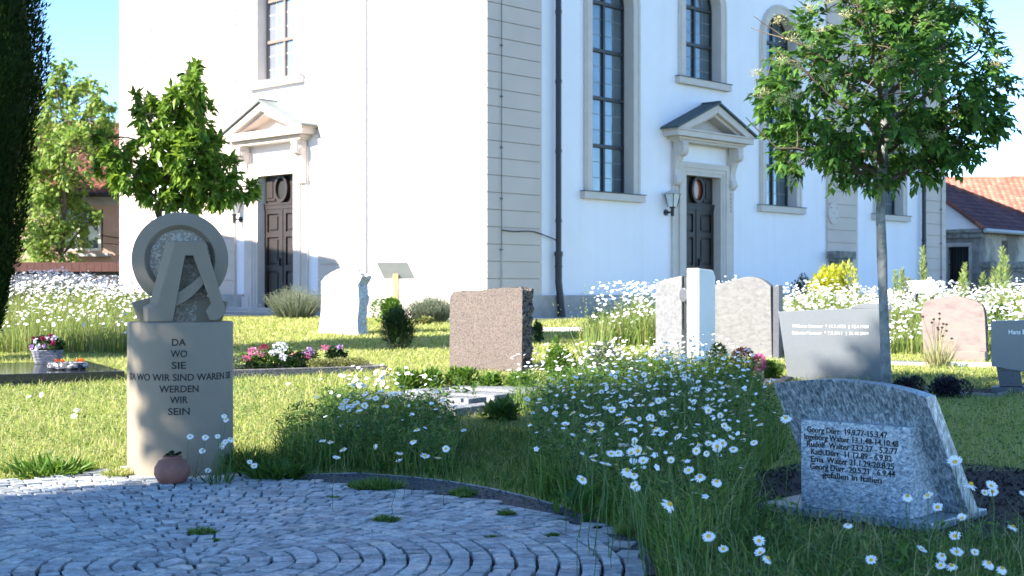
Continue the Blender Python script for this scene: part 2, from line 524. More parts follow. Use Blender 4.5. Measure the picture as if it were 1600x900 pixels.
# plinth in pieces beside the doors
def plinth(fn, spans):
    for a0, a1 in spans:
        b = MB(); b.box(a0, a1, 0.0, 0.10, ZG - 0.2, 1.05)
        b.map(fn).build('plinth', M['plinth'], church, bevel=0.012)
plinth(fR, [(-0.10, 3.2), (3.205, dR0 - 1.22), (dR0 + 1.22, 12.0), (12.005, LENR)])
plinth(fL, [(0.0, 3.5), (3.505, dL0 - 1.22), (dL0 + 1.22, 10.6), (10.605, LENL)])

# pilasters of smooth courses with dark open joints
def pilaster(fn, t0, t1, wrap=0.0, skip=None):
    b = MB(); z = 1.052
    k = 0
    while z < HW:
        z1 = min(z + 0.343, HW)
        b.box(t0 - wrap, t1, 0.001, 0.06, z, z1 - 0.016)
        z = z1; k += 1
    b.box(t0 - wrap + 0.002, t1 - 0.01, 0.0005, 0.022, 1.052, HW, 0)
    b.map(fn).build('pilaster', M['beige'], church)
for t0, t1, wr in ((0.0, 1.54, 0.06), (12.8, 14.36, 0), (18.3, 19.6, 0)): pilaster(fR, t0, t1, wr)
for t0, t1, wr in ((0.0, 1.54, -0.0), (3.75, 5.3, 0), (8.54, 10.1, 0), (12.3, 13.84, 0)): pilaster(fL, t0, t1, wr)

def ring(b, inner, outer, o0, o1, m=0):
    n = len(inner)
    v = [(x, o0, z) for x, z in inner] + [(x, o0, z) for x, z in outer] + [(x, o1, z) for x, z in inner] + [(x, o1, z) for x, z in outer]
    f = []
    for i in range(n):
        j = (i + 1) % n
        f += [(i, j, n + j, n + i), (2 * n + i, 3 * n + i, 3 * n + j, 2 * n + j), (i, 2 * n + i, 2 * n + j, j), (n + i, n + j, 3 * n + j, 3 * n + i)]
    b.add(v, f, m)

def church_window(fn, c, h, z0, zs, lit=False):  # lit swaps in the paler frame, bars, flashing and sun-tinted glass
    b = MB()
    outer = arch(c, h + 0.21, z0 - 0.001, zs); inner = arch(c, h, z0, zs)
    inner2 = arch(c, h - 0.035, z0 + 0.0, zs)
    ring(b, inner, outer, 0.001, 0.055)
    ring(b, arch(c, h + 0.13, z0 - 0.001, zs), arch(c, h + 0.16, z0 - 0.001, zs), 0.055, 0.07)
    ring(b, inner2, arch(c, h - 0.001, z0 + 0.0, zs), -0.30, 0.054)
    w = b.map(fn).build('window', M['trim'], church)
    s = MB()
    s.box(c - h - 0.30, c + h + 0.30, 0.0, 0.13, z0 - 0.16, z0 - 0.003)
    s.box(c - h, c + h, -0.29, 0.001, z0 - 0.05, z0 + 0.006)
    s.map(fn).build('sill', M['trim'], w, bevel=0.01)
    s = MB(); s.box(c - h - 0.32, c + h + 0.32, -0.0, 0.15, z0 - 0.001, z0 + 0.012)
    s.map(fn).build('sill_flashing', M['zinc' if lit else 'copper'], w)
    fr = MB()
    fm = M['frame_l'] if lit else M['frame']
    hi = h - 0.035
    ring(fr, arch(c, hi - 0.06, z0 + 0.06, zs), arch(c, hi - 0.002, z0 + 0.008, zs), -0.285, -0.22)
    fr.box(c - 0.035, c + 0.035, -0.28, -0.215, z0 + 0.06, zs + hi - 0.05)
    nT = max(1, round((zs - z0) / 1.14))
    st = (zs - z0) / nT
    for k in range(1, nT + 1):
        z = z0 + st * k
        fr.box(c - hi + 0.03, c + hi - 0.03, -0.278, -0.205, z - 0.038, z + 0.038)
    fr.map(fn).build('frame', fm, w)
    mu = MB()
    for sgn in (-1, 1):
        x = c + sgn * hi * 0.5
        mu.box(x - 0.009, x + 0.009, -0.272, -0.258, z0 + 0.05, zs + hi * 0.8)
    n3 = int((zs + hi * 0.6 - z0) / (st / 3))
    for k in range(1, n3 + 1):
        z = z0 + st / 3 * k
        if k % 3 == 0 and z < zs + 0.1: continue
        hw = hi if z < zs else math.sqrt(max(0.01, hi * hi - (z - zs) ** 2))
        mu.box(c - hw + 0.04, c + hw - 0.04, -0.271, -0.259, z - 0.009, z + 0.009)
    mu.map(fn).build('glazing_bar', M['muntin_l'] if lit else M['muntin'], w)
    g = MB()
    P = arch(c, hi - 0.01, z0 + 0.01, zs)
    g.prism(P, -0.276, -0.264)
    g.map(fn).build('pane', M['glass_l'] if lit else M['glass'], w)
    d = MB(); d.box(c - h - 0.2, c + h + 0.2, -1.5, -0.56, z0 - 0.2, zs + h + 0.2)
for w in winsR: church_window(fR, *w)
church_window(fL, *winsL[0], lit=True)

def door_leaves(fn, c, parent, flip):
    b = MB(); z0 = ZG + 0.16; o = -0.17
    W = doorH - 0.005
    b.box(c - W, c + W, o - 0.08, o - 0.03, z0, DT - 0.005)              # backing
    b.box(c - W, c + W, o - 0.03, o + 0.03, 3.06, 3.20)                  # transom bar
    b.box(c - W, c + W, o - 0.03, o + 0.045, 3.155, 3.20)
    for s in (-1, 1):
        x0, x1 = sorted((c + s * 0.012, c + s * W))
        for a0, a1 in ((x0, x0 + 0.13), (x1 - 0.13, x1)): b.box(a0, a1, o - 0.03, o + 0.015, z0, 3.06)
        for q0, q1 in ((z0, z0 + 0.26), (z0 + 0.86, z0 + 1.00), (z0 + 1.66, z0 + 1.78), (2.95, 3.06)): b.box(x0 + 0.13, x1 - 0.13, o - 0.03, o + 0.014, q0, q1)
        for q0, q1 in ((z0 + 0.26, z0 + 0.86), (z0 + 1.00, z0 + 1.66), (z0 + 1.78, 2.95)):
            b.box(x0 + 0.19, x1 - 0.19, o - 0.03, o + 0.004, q0 + 0.06, q1 - 0.06)
    b.box(c - 0.035, c + 0.035, o - 0.03, o + 0.03, z0, 3.06)
    # transom panels
    for s in (-1, 1):
        x0, x1 = sorted((c + s * 0.30, c + s * (W - 0.06)))
        b.box(x0, x1, o - 0.03, o + 0.0, 3.26, 3.80)
        b.box(x0 + .07, x1 - .07, o - 0.03, o + 0.02, 3.33, 3.73)
    dl = b.map(fn).build('door_leaf', M['door'], parent)
    ov = MB()
    el = lambda rx, rz: [(c + rx * math.cos(2 * math.pi * k / 24), 3.53 + rz * math.sin(2 * math.pi * k / 24)) for k in range(24)]
    ring(ov, el(0.19, 0.25), el(0.26, 0.32), o - 0.03, o + 0.07)
    ov.map(fn).build('oval_frame', M['door'], dl)
    g = MB(); g.prism(el(0.195, 0.255), o - 0.02, o + 0.0); g.map(fn).build('oval_pane', M['oval_glass_' + flip], dl)
    h = MB(); h.box(c + 0.05, c + 0.075, o + 0.015, o + 0.07, 1.72, 1.90); h.box(c + 0.05, c + 0.16, o + 0.05, o + 0.07, 1.80, 1.82)
    h.map(fn).build('handle', M['iron'], dl)
M['oval_glass_r'] = flat('reddish_glass', (0.30, 0.085, 0.04), 0.15)
M['oval_glass_l'] = flat('dark_glass', (0.006, 0.006, 0.007), 0.6)

def portal(fn, c, flip):
    b = MB()
    W = doorH
    # architrave
    for o1, x0, x1 in ((0.10, W + 0.14, W + 0.27), (0.075, W + 0.05, W + 0.1401), (0.055, W, W + 0.0501)):
        for s in (-1, 1):
            a0, a1 = sorted((c + s * x0, c + s * x1)); b.box(a0, a1, 0.001, o1, ZG, DT + (x0 - W))
        b.box(c - x1, c + x1, 0.001, o1 + 0.0005, DT + (x0 - W), DT + (x1 - W))
    for s in (-1, 1):                                                     # reveal lining and outer strip
        a0, a1 = sorted((c + s * (W - 0.03), c + s * (W + 0.0))); b.box(a0, a1, -0.42, 0.053, ZG, DT)
        a0, a1 = sorted((c + s * (W + 0.272), c + s * (W + 0.50))); b.box(a0, a1, 0.001, 0.06, ZG, 4.42)
        a0, a1 = sorted((c + s * (W + 0.25), c + s * (W + 0.52))); b.box(a0, a1, 0.001, 0.115, ZG, ZG + 0.42)
    b.box(c - W, c + W, -0.42, 0.053, DT - 0.03, DT)
    p = b.map(fn).build('portal', M['trim'], church, bevel=0.006, seg=1)
    # scrolled brackets
    for s in (-1, 1):
        k = MB(); x = c + s * (W + 0.385)
        prof = [(0.06, 4.56), (0.34, 4.56), (0.36, 4.50)]
        prof += [(0.22 + 0.14 * math.cos(a), 4.37 + 0.14 * math.sin(a)) for a in [R(30 - 20 * i) for i in range(0, 7)]]
        prof += [(0.16, 4.10), (0.12, 3.95), (0.13, 3.82), (0.17, 3.74), (0.17, 3.64), (0.13, 3.58), (0.06, 3.56)]
        n = len(prof)
        hw = 0.105
        v = [(x - hw, q[0], q[1]) for q in prof] + [(x + hw, q[0], q[1]) for q in prof]
        k.add(v, [tuple(range(n)), tuple(range(2 * n - 1, n - 1, -1))] + [(i, i + n, (i + 1) % n + n, (i + 1) % n) for i in range(n)])
        for sx in (-1, 1):                                                # volute discs on both cheeks
            for (cy, cz, rr, th) in ((0.21, 4.37, 0.105, 0.02), (0.21, 4.37, 0.06, 0.035), (0.13, 3.68, 0.05, 0.02)):
                ringv = [(cy + rr * math.cos(2 * math.pi * i / 14), cz + rr * math.sin(2 * math.pi * i / 14)) for i in range(14)]
                x0, x1 = x + sx * hw, x + sx * (hw + th)
                k.add([(x0, a, z) for a, z in ringv] + [(x1, a, z) for a, z in ringv], [tuple(range(14)), tuple(range(27, 13, -1))] + [(i, i + 14, (i + 1) % 14 + 14, (i + 1) % 14) for i in range(14)])
        for q in range(5):                                                # bell drops
            z = 3.50 - q * 0.10; rr = 0.035 - q * 0.003
            k.box(x - rr, x + rr, 0.055, 0.055 + rr, z - 0.07, z)
        k.map(fn).build('bracket', M['trim'], p, bevel=0.008, seg=1)
    # cornice and pediment
    k = MB()
    for z0, z1, hw, o1 in ((4.56, 4.61, W + 0.55, 0.30), (4.61, 4.67, W + 0.62, 0.34), (4.672, 4.80, W + 0.80, 0.44), (4.80, 4.84, W + 0.84, 0.47)):
        k.box(c - hw, c + hw, 0.0, o1, z0, z1)
    zt, zb, ap = 4.841, 4.84, 5.50
    E = W + 0.84
    k.prism([(c - E + 0.25, zb), (c + E - 0.25, zb), (c, ap - 0.14)], 0.001, 0.06)
    for s in (-1, 1):
        th = 0.20
        k.prism([(c + s * E, zt), (c + s * (E - 0.42), zt), (c, ap - th), (c, ap)], 0.0, 0.46 + 0.001 * s)
        k.prism([(c + s * (E - 0.30), zt + .001), (c + s * (E - 0.55), zt + .001), (c, ap - th - 0.08), (c, ap - th + 0.04)], 0.0, 0.36 + 0.001 * s)
    k.map(fn).build('pediment', M['trim'], p, bevel=0.008, seg=1)
    k = MB()
    for s in (-1, 1):
        k.prism([(c + s * (E + 0.06), zt - 0.02), (c + s * (E + 0.05), zt + 0.03), (c, ap + 0.055), (c, ap + 0.005)], 0.0, 0.52 + 0.001 * s)
    k.box(c - 0.03, c + 0.03, 0, 0.53, ap + 0.03, ap + 0.08)
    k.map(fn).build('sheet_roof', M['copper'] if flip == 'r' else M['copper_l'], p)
    st = MB(); st.box(c - 1.5, c + 1.5, -0.5, 0.9, ZG - 0.1, ZG + 0.075); st.box(c - 1.25, c + 1.25, -0.5, 0.5, ZG + 0.075, ZG + 0.155)
    st.map(fn).build('doorstep', M['slabpave'], p, bevel=0.01)
    door_leaves(fn, c, p, flip)
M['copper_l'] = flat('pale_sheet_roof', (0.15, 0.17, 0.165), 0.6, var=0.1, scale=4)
portal(fR, dR0, 'r'); portal(fL, dL0, 'l')

def downpipe(fn, t, o, r, mat, z0, boot):
    b = MB()
    b.tube([fn(t, o, HW), fn(t, o, z0 + 1.35 if boot else z0)], r, 12)
    for z in (2.6, 4.05, 5.5, 6.95, 8.4, 9.9):
        b.tube([fn(t, o, z - 0.03), fn(t, o, z + 0.03)], r * 1.18, 12)
    if boot:
        b.tube([fn(t, o, z0 + 1.38), fn(t, o, z0 + 1.28)], r * 1.5, 12)
        b.tube([fn(t, o, z0 + 1.28), fn(t, o, z0 + 0.75), fn(t + 0.05, o + 0.06, z0)], [r * 1.25, r * 1.2, r * 1.25], 12)
        b.tube([fn(t, o, z0 + 1.05), fn(t, o, z0 + 1.08)], r * 1.4, 12)
    b.build('downpipe', mat, church, smooth=True)
downpipe(fR, 1.97, 0.14, 0.062, M['pipe'], ZG, True)
downpipe(fR, 18.05, 0.14, 0.062, M['pipe'], ZG, True)
M['cream'] = flat('cream_painted_pipe', (0.62, 0.54, 0.42), 0.7, var=0.05)
b = MB()
b.tube([fL(3.70, 0.10, HW), fL(3.70, 0.10, ZG)], 0.045, 10)
for k in range(34):
    z = ZG + 0.3 + 0.33 * k
    b.box(3.67, 3.69, 0.12, 0.165, z - 0.012, z + 0.012)
    b.v[-8:] = [fL(*q) for q in b.v[-8:]]
b.build('downpipe', M['cream'], church, smooth=True)
# lightning conductor with holders, and the cable across to the pipe
b = MB()
b.tube([fR(0.33, 0.085, HW), fR(0.33, 0.085, 2.0)], 0.008, 6)
for k in range(10): b.box(0.305, 0.355, 0.06, 0.10, 1.95 + 1.02 * k, 1.98 + 1.02 * k); b.v[-8:] = [fR(*q) for q in b.v[-8:]]
b.build('lightning_conductor', M['wire'], church)
b = MB(); b.tube([fR(0.33, 0.088, 2.0), fR(0.33, 0.088, ZG)], 0.012, 6); b.build('conductor_guard', M['zinc'], church)
b = MB()
b.tube([fR(0.33, 0.09, 2.36)] + [fR(0.33 + 1.55 * k / 8, 0.09, 2.36 - 0.02 * math.sin(k) - 0.12 * (k / 8) ** 3) for k in range(1, 9)] + [fR(1.97, 0.1, 2.17)], 0.013, 6)
b.build('cable', M['iron'], church)
b = MB(); b.tube([fR(19.25, 0.085, HW), fR(19.25, 0.085, ZG)], 0.012, 6)
for k in range(9): b.box(19.22, 19.28, 0.06, 0.11, 1.5 + 1.02 * k, 1.54 + 1.02 * k); b.v[-8:] = [fR(*q) for q in b.v[-8:]]
b.build('lightning_conductor', M['wire'], church)
# oval plaque and the old stone console on the inner pilaster
b = MB(); tcq, zcq = 13.06, 3.20
b.prism([(tcq + 0.27 * math.cos(2 * math.pi * k / 28), zcq + 0.29 * math.sin(2 * math.pi * k / 28)) for k in range(28)], 0.061, 0.09)
pq = b.map(fR).build('plaque', M['trim'], church, bevel=0.004)
b = MB()
for sx, sz in ((-.15, .14), (.15, .14), (-.15, -.14), (.15, -.14), (0, 0)):
    b.box(tcq + sx - 0.014, tcq + sx + 0.014, 0.09, 0.10, zcq + sz - 0.012, zcq + sz + 0.012)
b.map(fR).build('bolt', M['wire'], pq)
b = MB()
b.box(12.75, 13.65, 0.05, 0.42, 1.98, 2.18); b.box(12.80, 13.60, 0.05, 0.36, 1.90, 1.98); b.box(12.9, 13.5, 0.05, 0.28, 1.55, 1.90)
b.box(13.02, 13.38, 0.06, 0.22, 0.7, 1.55)
M['oldstone'] = flat('weathered_sandstone', (0.20, 0.19, 0.17), 0.9, var=0.5, scale=8, bmp=0.6, bscale=30)
b.map(fR).build('stone_console', M['oldstone'], church, bevel=0.02)
# eaves cornice and roof
b = MB()
for k, (z0, z1, o) in enumerate(((HW, HW + 0.2, 0.25), (HW + 0.2, HW + 0.45, 0.45))):
    b.box(-o, LENR + o, -LENL - o, o, z0, z1)
b.map(fR).build('cornice', M['trim'], church, bevel=0.01)
z0, e = HW + 0.45, 0.5
v = [fR(-e, e, z0), fR(LENR + e, e, z0), fR(LENR + e, -LENL - e, z0), fR(-e, -LENL - e, z0), fR(6.5, -LENL / 2, 18.5), fR(LENR - 6.5, -LENL / 2, 18.5)]
M['slate'] = flat('red_brown_tiles', (0.20, 0.075, 0.05), 0.8, var=0.3, scale=3, bmp=0.6, bscale=20, bdist=0.03)
MB().add(v, [(0, 1, 5, 4), (1, 2, 5), (2, 3, 4, 5), (3, 0, 4), (3, 2, 1, 0)]).build('roof', M['slate'], church)

# paths at the foot of the church
def strip(name, pts, z, mat, z_from_ground=True):
    MB().add([(p[0], p[1], (float(gz(p[1])) if z_from_ground else 0) + z) for p in pts], [tuple(range(len(pts)))]).build(name, mat)
    tag(bpy.data.objects[name], kind='structure')
def corner(oR, oL): return C + nR * oR + nL * oL
pb = MB()
def path_quad(a, b_, c_, d_, z=0.006): pb.add([(p.x, p.y, float(gz(p.y)) + z) for p in (a, b_, c_, d_)], [(0, 1, 2, 3)])
k0, k1 = corner(0.1, 0.1), corner(1.7, 1.7)
path_quad(k0, k1, wR(LENR, 1.7, 0), wR(LENR, 0.1, 0)); path_quad(k1, k0, wL(LENL, 0.1, 0), wL(LENL, 1.7, 0))
tag(pb.build('path', M['slabpave']), kind='structure')
PATH2 = wpoly([(838, 513), (900, 512), (960, 519), (1045, 532), (1045, 544), (960, 529), (900, 520), (838, 519)])
strip('gravel_path', PATH2, 0.012, M['slabpave'])
kb = MB()
a, b2 = corner(1.7, 1.7), wR(LENR, 1.7, 0)
for q0, q1 in ((corner(1.7, 1.7), wR(12, 1.7, 0)), (corner(1.7, 1.7), wL(LENL, 1.7, 0))):
    q0 = Vector((q0.x, q0.y, 0)); q1 = Vector((q1.x, q1.y, 0))
    d = (q1 - q0).normalized(); n = Vector((-d.y, d.x, 0)) * 0.05
    kb.add([(q.x, q.y, float(gz(q.y)) + zz) for zz in (-0.05, 0.05) for q in (q0 - n, q1 - n, q1 + n, q0 + n)], [(3, 2, 1, 0), (4, 5, 6, 7), (0, 1, 5, 4), (1, 2, 6, 5), (2, 3, 7, 6), (3, 0, 4, 7)])
tag(kb.build('path_kerb', M['slabpave'], bevel=0.008), kind='structure')

# ================================================================== other buildings
def tile_mat(name, cols):
    m, nt, N, L, B = new_mat(name)
    g = N.new("ShaderNodeNewGeometry")
    r = ramp(N, [(i / (len(cols) - 1), c) for i, c in enumerate(cols)])
    L.new(g.outputs["Random Per Island"], r.inputs[0])
    co = coords(N, L); n = noise(N, L, co, 0.9, 6, 0.7)
    r2 = ramp(N, [(0.3, (0.65,) * 3), (0.7, (1.1,) * 3)]); L.new(n.outputs[0], r2.inputs[0])
    mx = N.new("ShaderNodeMix"); mx.data_type = 'RGBA'; mx.blend_type = 'MULTIPLY'; mx.inputs[0].default_value = 1
    L.new(r.outputs[0], mx.inputs[6]); L.new(r2.outputs[0], mx.inputs[7]); L.new(mx.outputs[2], B.inputs["Base Color"])
    B.inputs["Roughness"].default_value = 0.85
    return m
M['tile_brown'] = tile_mat('brown_roof_tiles', [(0.075, 0.034, 0.045), (0.105, 0.046, 0.058), (0.14, 0.066, 0.075)])
M['tile_orange'] = tile_mat('orange_roof_tiles', [(0.33, 0.13, 0.085), (0.40, 0.17, 0.11), (0.46, 0.22, 0.15)])
M['tile_red'] = tile_mat('red_roof_tiles', [(0.14, 0.045, 0.035), (0.20, 0.065, 0.045), (0.27, 0.10, 0.065)])

def tile_plane(b, P0, U, V_, nu, nv, clip=None, lift=0.03, rounded=True):
    """tiles on the plane P0 + u*U + v*V; v runs up the slope. clip(u,v)->bool"""
    nrm = U.cross(V_).normalized()
    if nrm.z < 0: nrm = -nrm
    for j in range(nv):
        for i in range(nu):
            u0, u1 = i / nu, (i + 1) / nu; v0, v1 = j / nv, (j + 1.12) / nv
            if clip and not clip((u0 + u1) / 2, (j + 0.5) / nv): continue
            v = []
            for v__, l in ((v0, lift + rnd.uniform(-.004, .004)), (v1, 0.004)):
                for w, h in ((0.0, 0.0), (0.25, 0.028), (0.55, 0.028), (0.8, 0.0), (1.0, -0.004)):
                    p = P0 + U * (u0 + (u1 - u0) * w) + V_ * min(v__, 1.02) + nrm * (l + h)
                    v.append(p)
            v += [v[k] - nrm * lift for k in range(5)]
            b.add(v, [(k, k + 1, k + 6, k + 5) for k in range(4)] + [(10 + k, 11 + k, k + 1, k) for k in range(4)])

# --- annex right of the church
K = Vector((14.76, 43.0, ZG))
annex = empty('annex_building', K, 0, 'low stone annex with barred window and brown tiled roof, right of the church', 'building')
M['oldplaster'] = None
def peel_mat():
    m, nt, N, L, B = new_mat('peeling_plaster')
    co = coords(N, L); n = noise(N, L, co, 0.9, 9, 0.62)
    r = ramp(N, [(0.40, (0.20, 0.17, 0.14)), (0.47, (0.36, 0.31, 0.25)), (0.60, (0.55, 0.47, 0.37))])
    L.new(n.outputs[0], r.inputs[0]); L.new(r.outputs[0], B.inputs["Base Color"])
    B.inputs["Roughness"].default_value = 0.9; bump(N, L, n.outputs[0], B, 0.7, 0.04)
    return m
M['oldplaster'] = peel_mat()
M['rubble'] = flat('grey_rubble_stone', (0.22, 0.20, 0.18), 0.9, var=0.4, scale=3, bmp=0.7, bscale=12, bdist=0.03)
fA = lambda t, w, z: (dR.x * t + dL.x * w, dR.y * t + dL.y * w, z - ZG)     # t along the long wall, w along the gable
EZ = 3.05
# gable wall with a window hole (w runs left), front wall with a slit
wall_holes('wall', 4.0, ZG - 0.3, EZ, [[(0.34, 1.42), (1.06, 1.42), (1.06, 2.52), (0.34, 2.52)]], 0.4, lambda w, o, z: fA(-o - 0.0, w, z), M['rubble'], annex)
wall_holes('wall', 7.0, ZG - 0.3, EZ, [[(1.25, 1.6), (1.72, 1.6), (1.72, 2.75), (1.25, 2.75)]], 0.4, lambda t, o, z: fA(t + 0.402, -o + 0.001, z), M['oldplaster'], annex)
b = MB(); b.box(-0.10, 0.1, -0.12, 4.1, EZ - 0.26, EZ - 0.10); b.box(-0.16, 0.1, -0.16, 4.1, EZ - 0.10, EZ + 0.02)
b.map(lambda t, w, z: fA(t, w, z)).build('cornice', M['oldstone'], annex, bevel=0.015)
b = MB(); b.add([fA(0.02, 0, EZ + 0.02), fA(0.02, 4, EZ + 0.02), fA(0.02, 2, EZ + 1.56)], [(0, 1, 2)]); b.add([fA(0.22, 0, EZ + 0.02), fA(0.22, 4, EZ + 0.02), fA(0.22, 2, EZ + 1.56)], [(0, 1, 2)])
b.build('gable', M['plaster'], annex)
wn_ = MB()
for k in range(7): x = 0.40 + k * 0.10; wn_.box(0.10, 0.125, x - 0.012, x + 0.012, 1.42, 2.52)
for z in (1.46, 1.95, 2.48): wn_.box(0.092, 0.10, 0.34, 1.06, z - 0.02, z + 0.02)
wn_.box(0.30, 0.33, 0.34, 1.06, 1.42, 2.52)
ww = wn_.map(fA).build('window', M['iron'], annex)
b = MB(); b.box(-0.05, 0.1, 0.26, 1.14, 1.32, 1.42); b.box(-0.03, 0.05, 0.24, 0.34, 1.42, 2.52); b.box(-0.03, 0.05, 1.06, 1.16, 1.42, 2.52); b.box(-0.03, 0.05, 0.24, 1.16, 2.52, 2.64)
b.map(fA).build('frame', M['plinth'], ww, bevel=0.01)
b = MB(); b.box(1.66, 2.11, 0.2, 0.22, 1.6, 2.75); b.map(fA).build('window', M['iron'], annex)
b = MB(); ov = 0.25
tile_plane(b, Vector(fA(-ov, -ov, EZ - 0.02)), dR * 7.5, dL * 2.28 + Vector((0, 0, 1.62)), 30, 11, clip=lambda u, v: v < 0.98 and (u * 7.5 < 1.9 + 5.4 * (1 - v)))
rf = b.build('roof', M['tile_brown'], annex, normals=False)
b = MB()
b.add([fA(-ov, -ov, EZ - 0.03), fA(7.2, -ov, EZ - 0.03), fA(1.7, 2.05, EZ + 1.58), fA(-ov, 2.05, EZ + 1.58), fA(7.2, 4.2, EZ - 0.03), fA(-ov, 4.2, EZ - 0.03)], [(0, 1, 2, 3), (1, 4, 2), (3, 2, 4, 5)])
b.build('roof_deck', M['tile_brown'], rf)
b = MB()
hip = [Vector(fA(1.7 + (7.2 - 1.7) * k / 15, 2.05 + (-ov - 2.05) * k / 15, EZ + 1.62 + (-1.62) * k / 15)) for k in range(16)]
for a, c_ in zip(hip[:-1], hip[1:]): b.tube([a, a + (c_ - a) * 1.1], [0.12, 0.10], 8)
ridge_l = [Vector(fA(-ov + (1.7 + ov) * k / 5, 2.05, EZ + 1.62)) for k in range(6)]
for a, c_ in zip(ridge_l[:-1], ridge_l[1:]): b.tube([a, a + (c_ - a) * 1.1], [0.12, 0.10], 8)
for k in range(9):
    a = Vector(fA(-ov, -ov + 0.25 * k, EZ + 0.03 + 0.18 * k)); b.tube([a, a + dL * 0.27 + Vector((0, 0, 0.19))], [0.07, 0.06], 6)
b.build('ridge_tile', M['tile_red'], rf)
b = MB(); b.tube([fA(-ov, -ov - 0.06, EZ - 0.05), fA(7.2, -ov - 0.06, EZ - 0.05)], 0.07, 8); b.build('gutter', M['zinc'], annex, smooth=True)

# --- low yard wall in front of the annex
p0 = at(1549, 450, 41.0); 
wall_y = empty('yard_wall', (p0.x, p0.y, ZG), math.atan2(0.25, 1), 'low dark stone wall with coping beside the stone annex', 'wall')
b = MB(); b.box(0, 6, 0, 0.4, -0.2, 1.22); b.build('wall_body', M['rubble'], wall_y, bevel=0.02)
b = MB(); b.box(-0.12, 6, -0.12, 0.5, 1.22, 1.42); b.box(-0.06, 6, -0.06, 0.45, 1.12, 1.22); b.build('coping', M['oldstone'], wall_y, bevel=0.03)

# --- big barn behind with an orange roof
bp = at(1400, 450, 64.0)
barn = empty('barn', (bp.x, bp.y, ZG), 0, 'large building behind the annex under a bright orange tiled roof', 'building')
bd = Vector((0.985, -0.17, 0)); bn = Vector((0.17, 0.985, 0))
q = lambda a, d, z: bd * a + bn * d + Vector((0, 0, z - ZG))
b = MB(); b.box(0, 24, 0, 12, 0.3, 3.6); b.map(lambda x, y, z: q(x, y, z)).build('wall', M['oldplaster'], barn)
b = MB(); tile_plane(b, q(-0.4, -0.6, 3.4), bd * 24.8, bn * 6.6 + Vector((0, 0, 3.35)), 88, 24)
br = b.build('roof', M['tile_orange'], barn, normals=False)
b = MB(); b.add([q(-.4, -.6, 3.38), q(24.4, -.6, 3.38), q(24.4, 6, 6.73), q(-.4, 6, 6.73), q(24.4, 12.6, 3.38), q(-.4, 12.6, 3.38)], [(0, 1, 2, 3), (3, 2, 4, 5), (0, 3, 5), (1, 4, 2)]); b.build('roof_deck', M['tile_orange'], br)
b = MB()
for k in range(60): b.tube([q(-.4 + .415 * k, 6, 6.76), q(.05 + .415 * k, 6, 6.76)], [0.13, 0.11], 6)
b.build('ridge_tile', M['tile_orange'], br)

# --- pink house behind the left tree, roof, window with box and railing
hp = at(-40, 450, 48.0)
M['pink'] = flat('salmon_render', (0.45, 0.29, 0.22), 0.85, var=0.08, scale=2, bmp=0.2)
house = empty('pink_house', (hp.x, hp.y, ZG), 0, 'salmon pink house with red tiled roof behind the green tree', 'house')
hl = lambda x, y, z: (x, y, z - ZG)
X0 = hp.x
wx = lambda px: (px - 800) / F * 48.0 - X0
wz = lambda py: CAM_H + (450 - py) / F * 48.0
wall_holes('wall', 9.0, ZG - 0.3, 4.55, [[(wx(85), wz(392)), (wx(161), wz(392)), (wx(161), wz(327)), (wx(85), wz(327))]], 0.4, lambda t, o, z: (t, -o, z - ZG), M['pink'], house)
b = MB(); b.box(0, 9, 0.41, 8, ZG - .2, 4.5); b.map(hl).build('wall', M['pink'], house)
b = MB(); b.box(0, 9, -0.05, 0.0, 4.12, 4.5); b.map(hl).build('eaves_band', M['plinth'], house)
b = MB(); b.box(wx(85), wx(161), 0.25, 0.28, wz(392), wz(327))
hw_ = b.map(hl).build('window', M['glass'], house)
b = MB(); 
for x in (wx(152), wx(120), wx(88)): b.box(x, x + 0.09, 0.10, 0.2, wz(392), wz(327))
b.box(wx(85), wx(161), 0.09, 0.18, wz(392), wz(388)); b.map(hl).build('frame', M['muntin_l'], hw_)
b = MB(); b.box(wx(104), wx(175), -0.30, -0.002, wz(401), wz(396)); b.map(hl).build('window_ledge', M['zinc'], hw_, bevel=0.01)
b = MB(); b.tube([hl(wx(161), -0.3, wz(368)), hl(wx(192), -0.3, wz(373))], 0.02, 6); b.tube([hl(wx(161), -0.3, wz(380)), hl(wx(192), -0.3, wz(383))], 0.015, 6)
b.tube([hl(wx(163), -0.3, wz(368)), hl(wx(163), -0.3, wz(396))], 0.02, 6)
b.build('railing', M['iron'], house)
b = MB(); tile_plane(b, Vector(hl(-0.4, -0.5, 4.5)), Vector((9.8, 0, 0)), Vector((0, 4.6, 3.0)), 42, 16)
hr = b.build('roof', M['tile_red'], house, normals=False)
b = MB(); b.add([hl(-.4, -.5, 4.48), hl(9.4, -.5, 4.48), hl(9.4, 4.1, 7.48), hl(-.4, 4.1, 7.48), hl(9.4, 8.6, 4.48), hl(-.4, 8.6, 4.48)], [(0, 1, 2, 3), (3, 2, 4, 5), (0, 3, 5), (1, 4, 2)]); b.build('roof_deck', M['tile_red'], hr)
b = MB(); b.tube([hl(-.4, -.56, 4.45), hl(9.4, -.56, 4.45)], 0.08, 8); b.build('gutter', M['iron'], house, smooth=True)

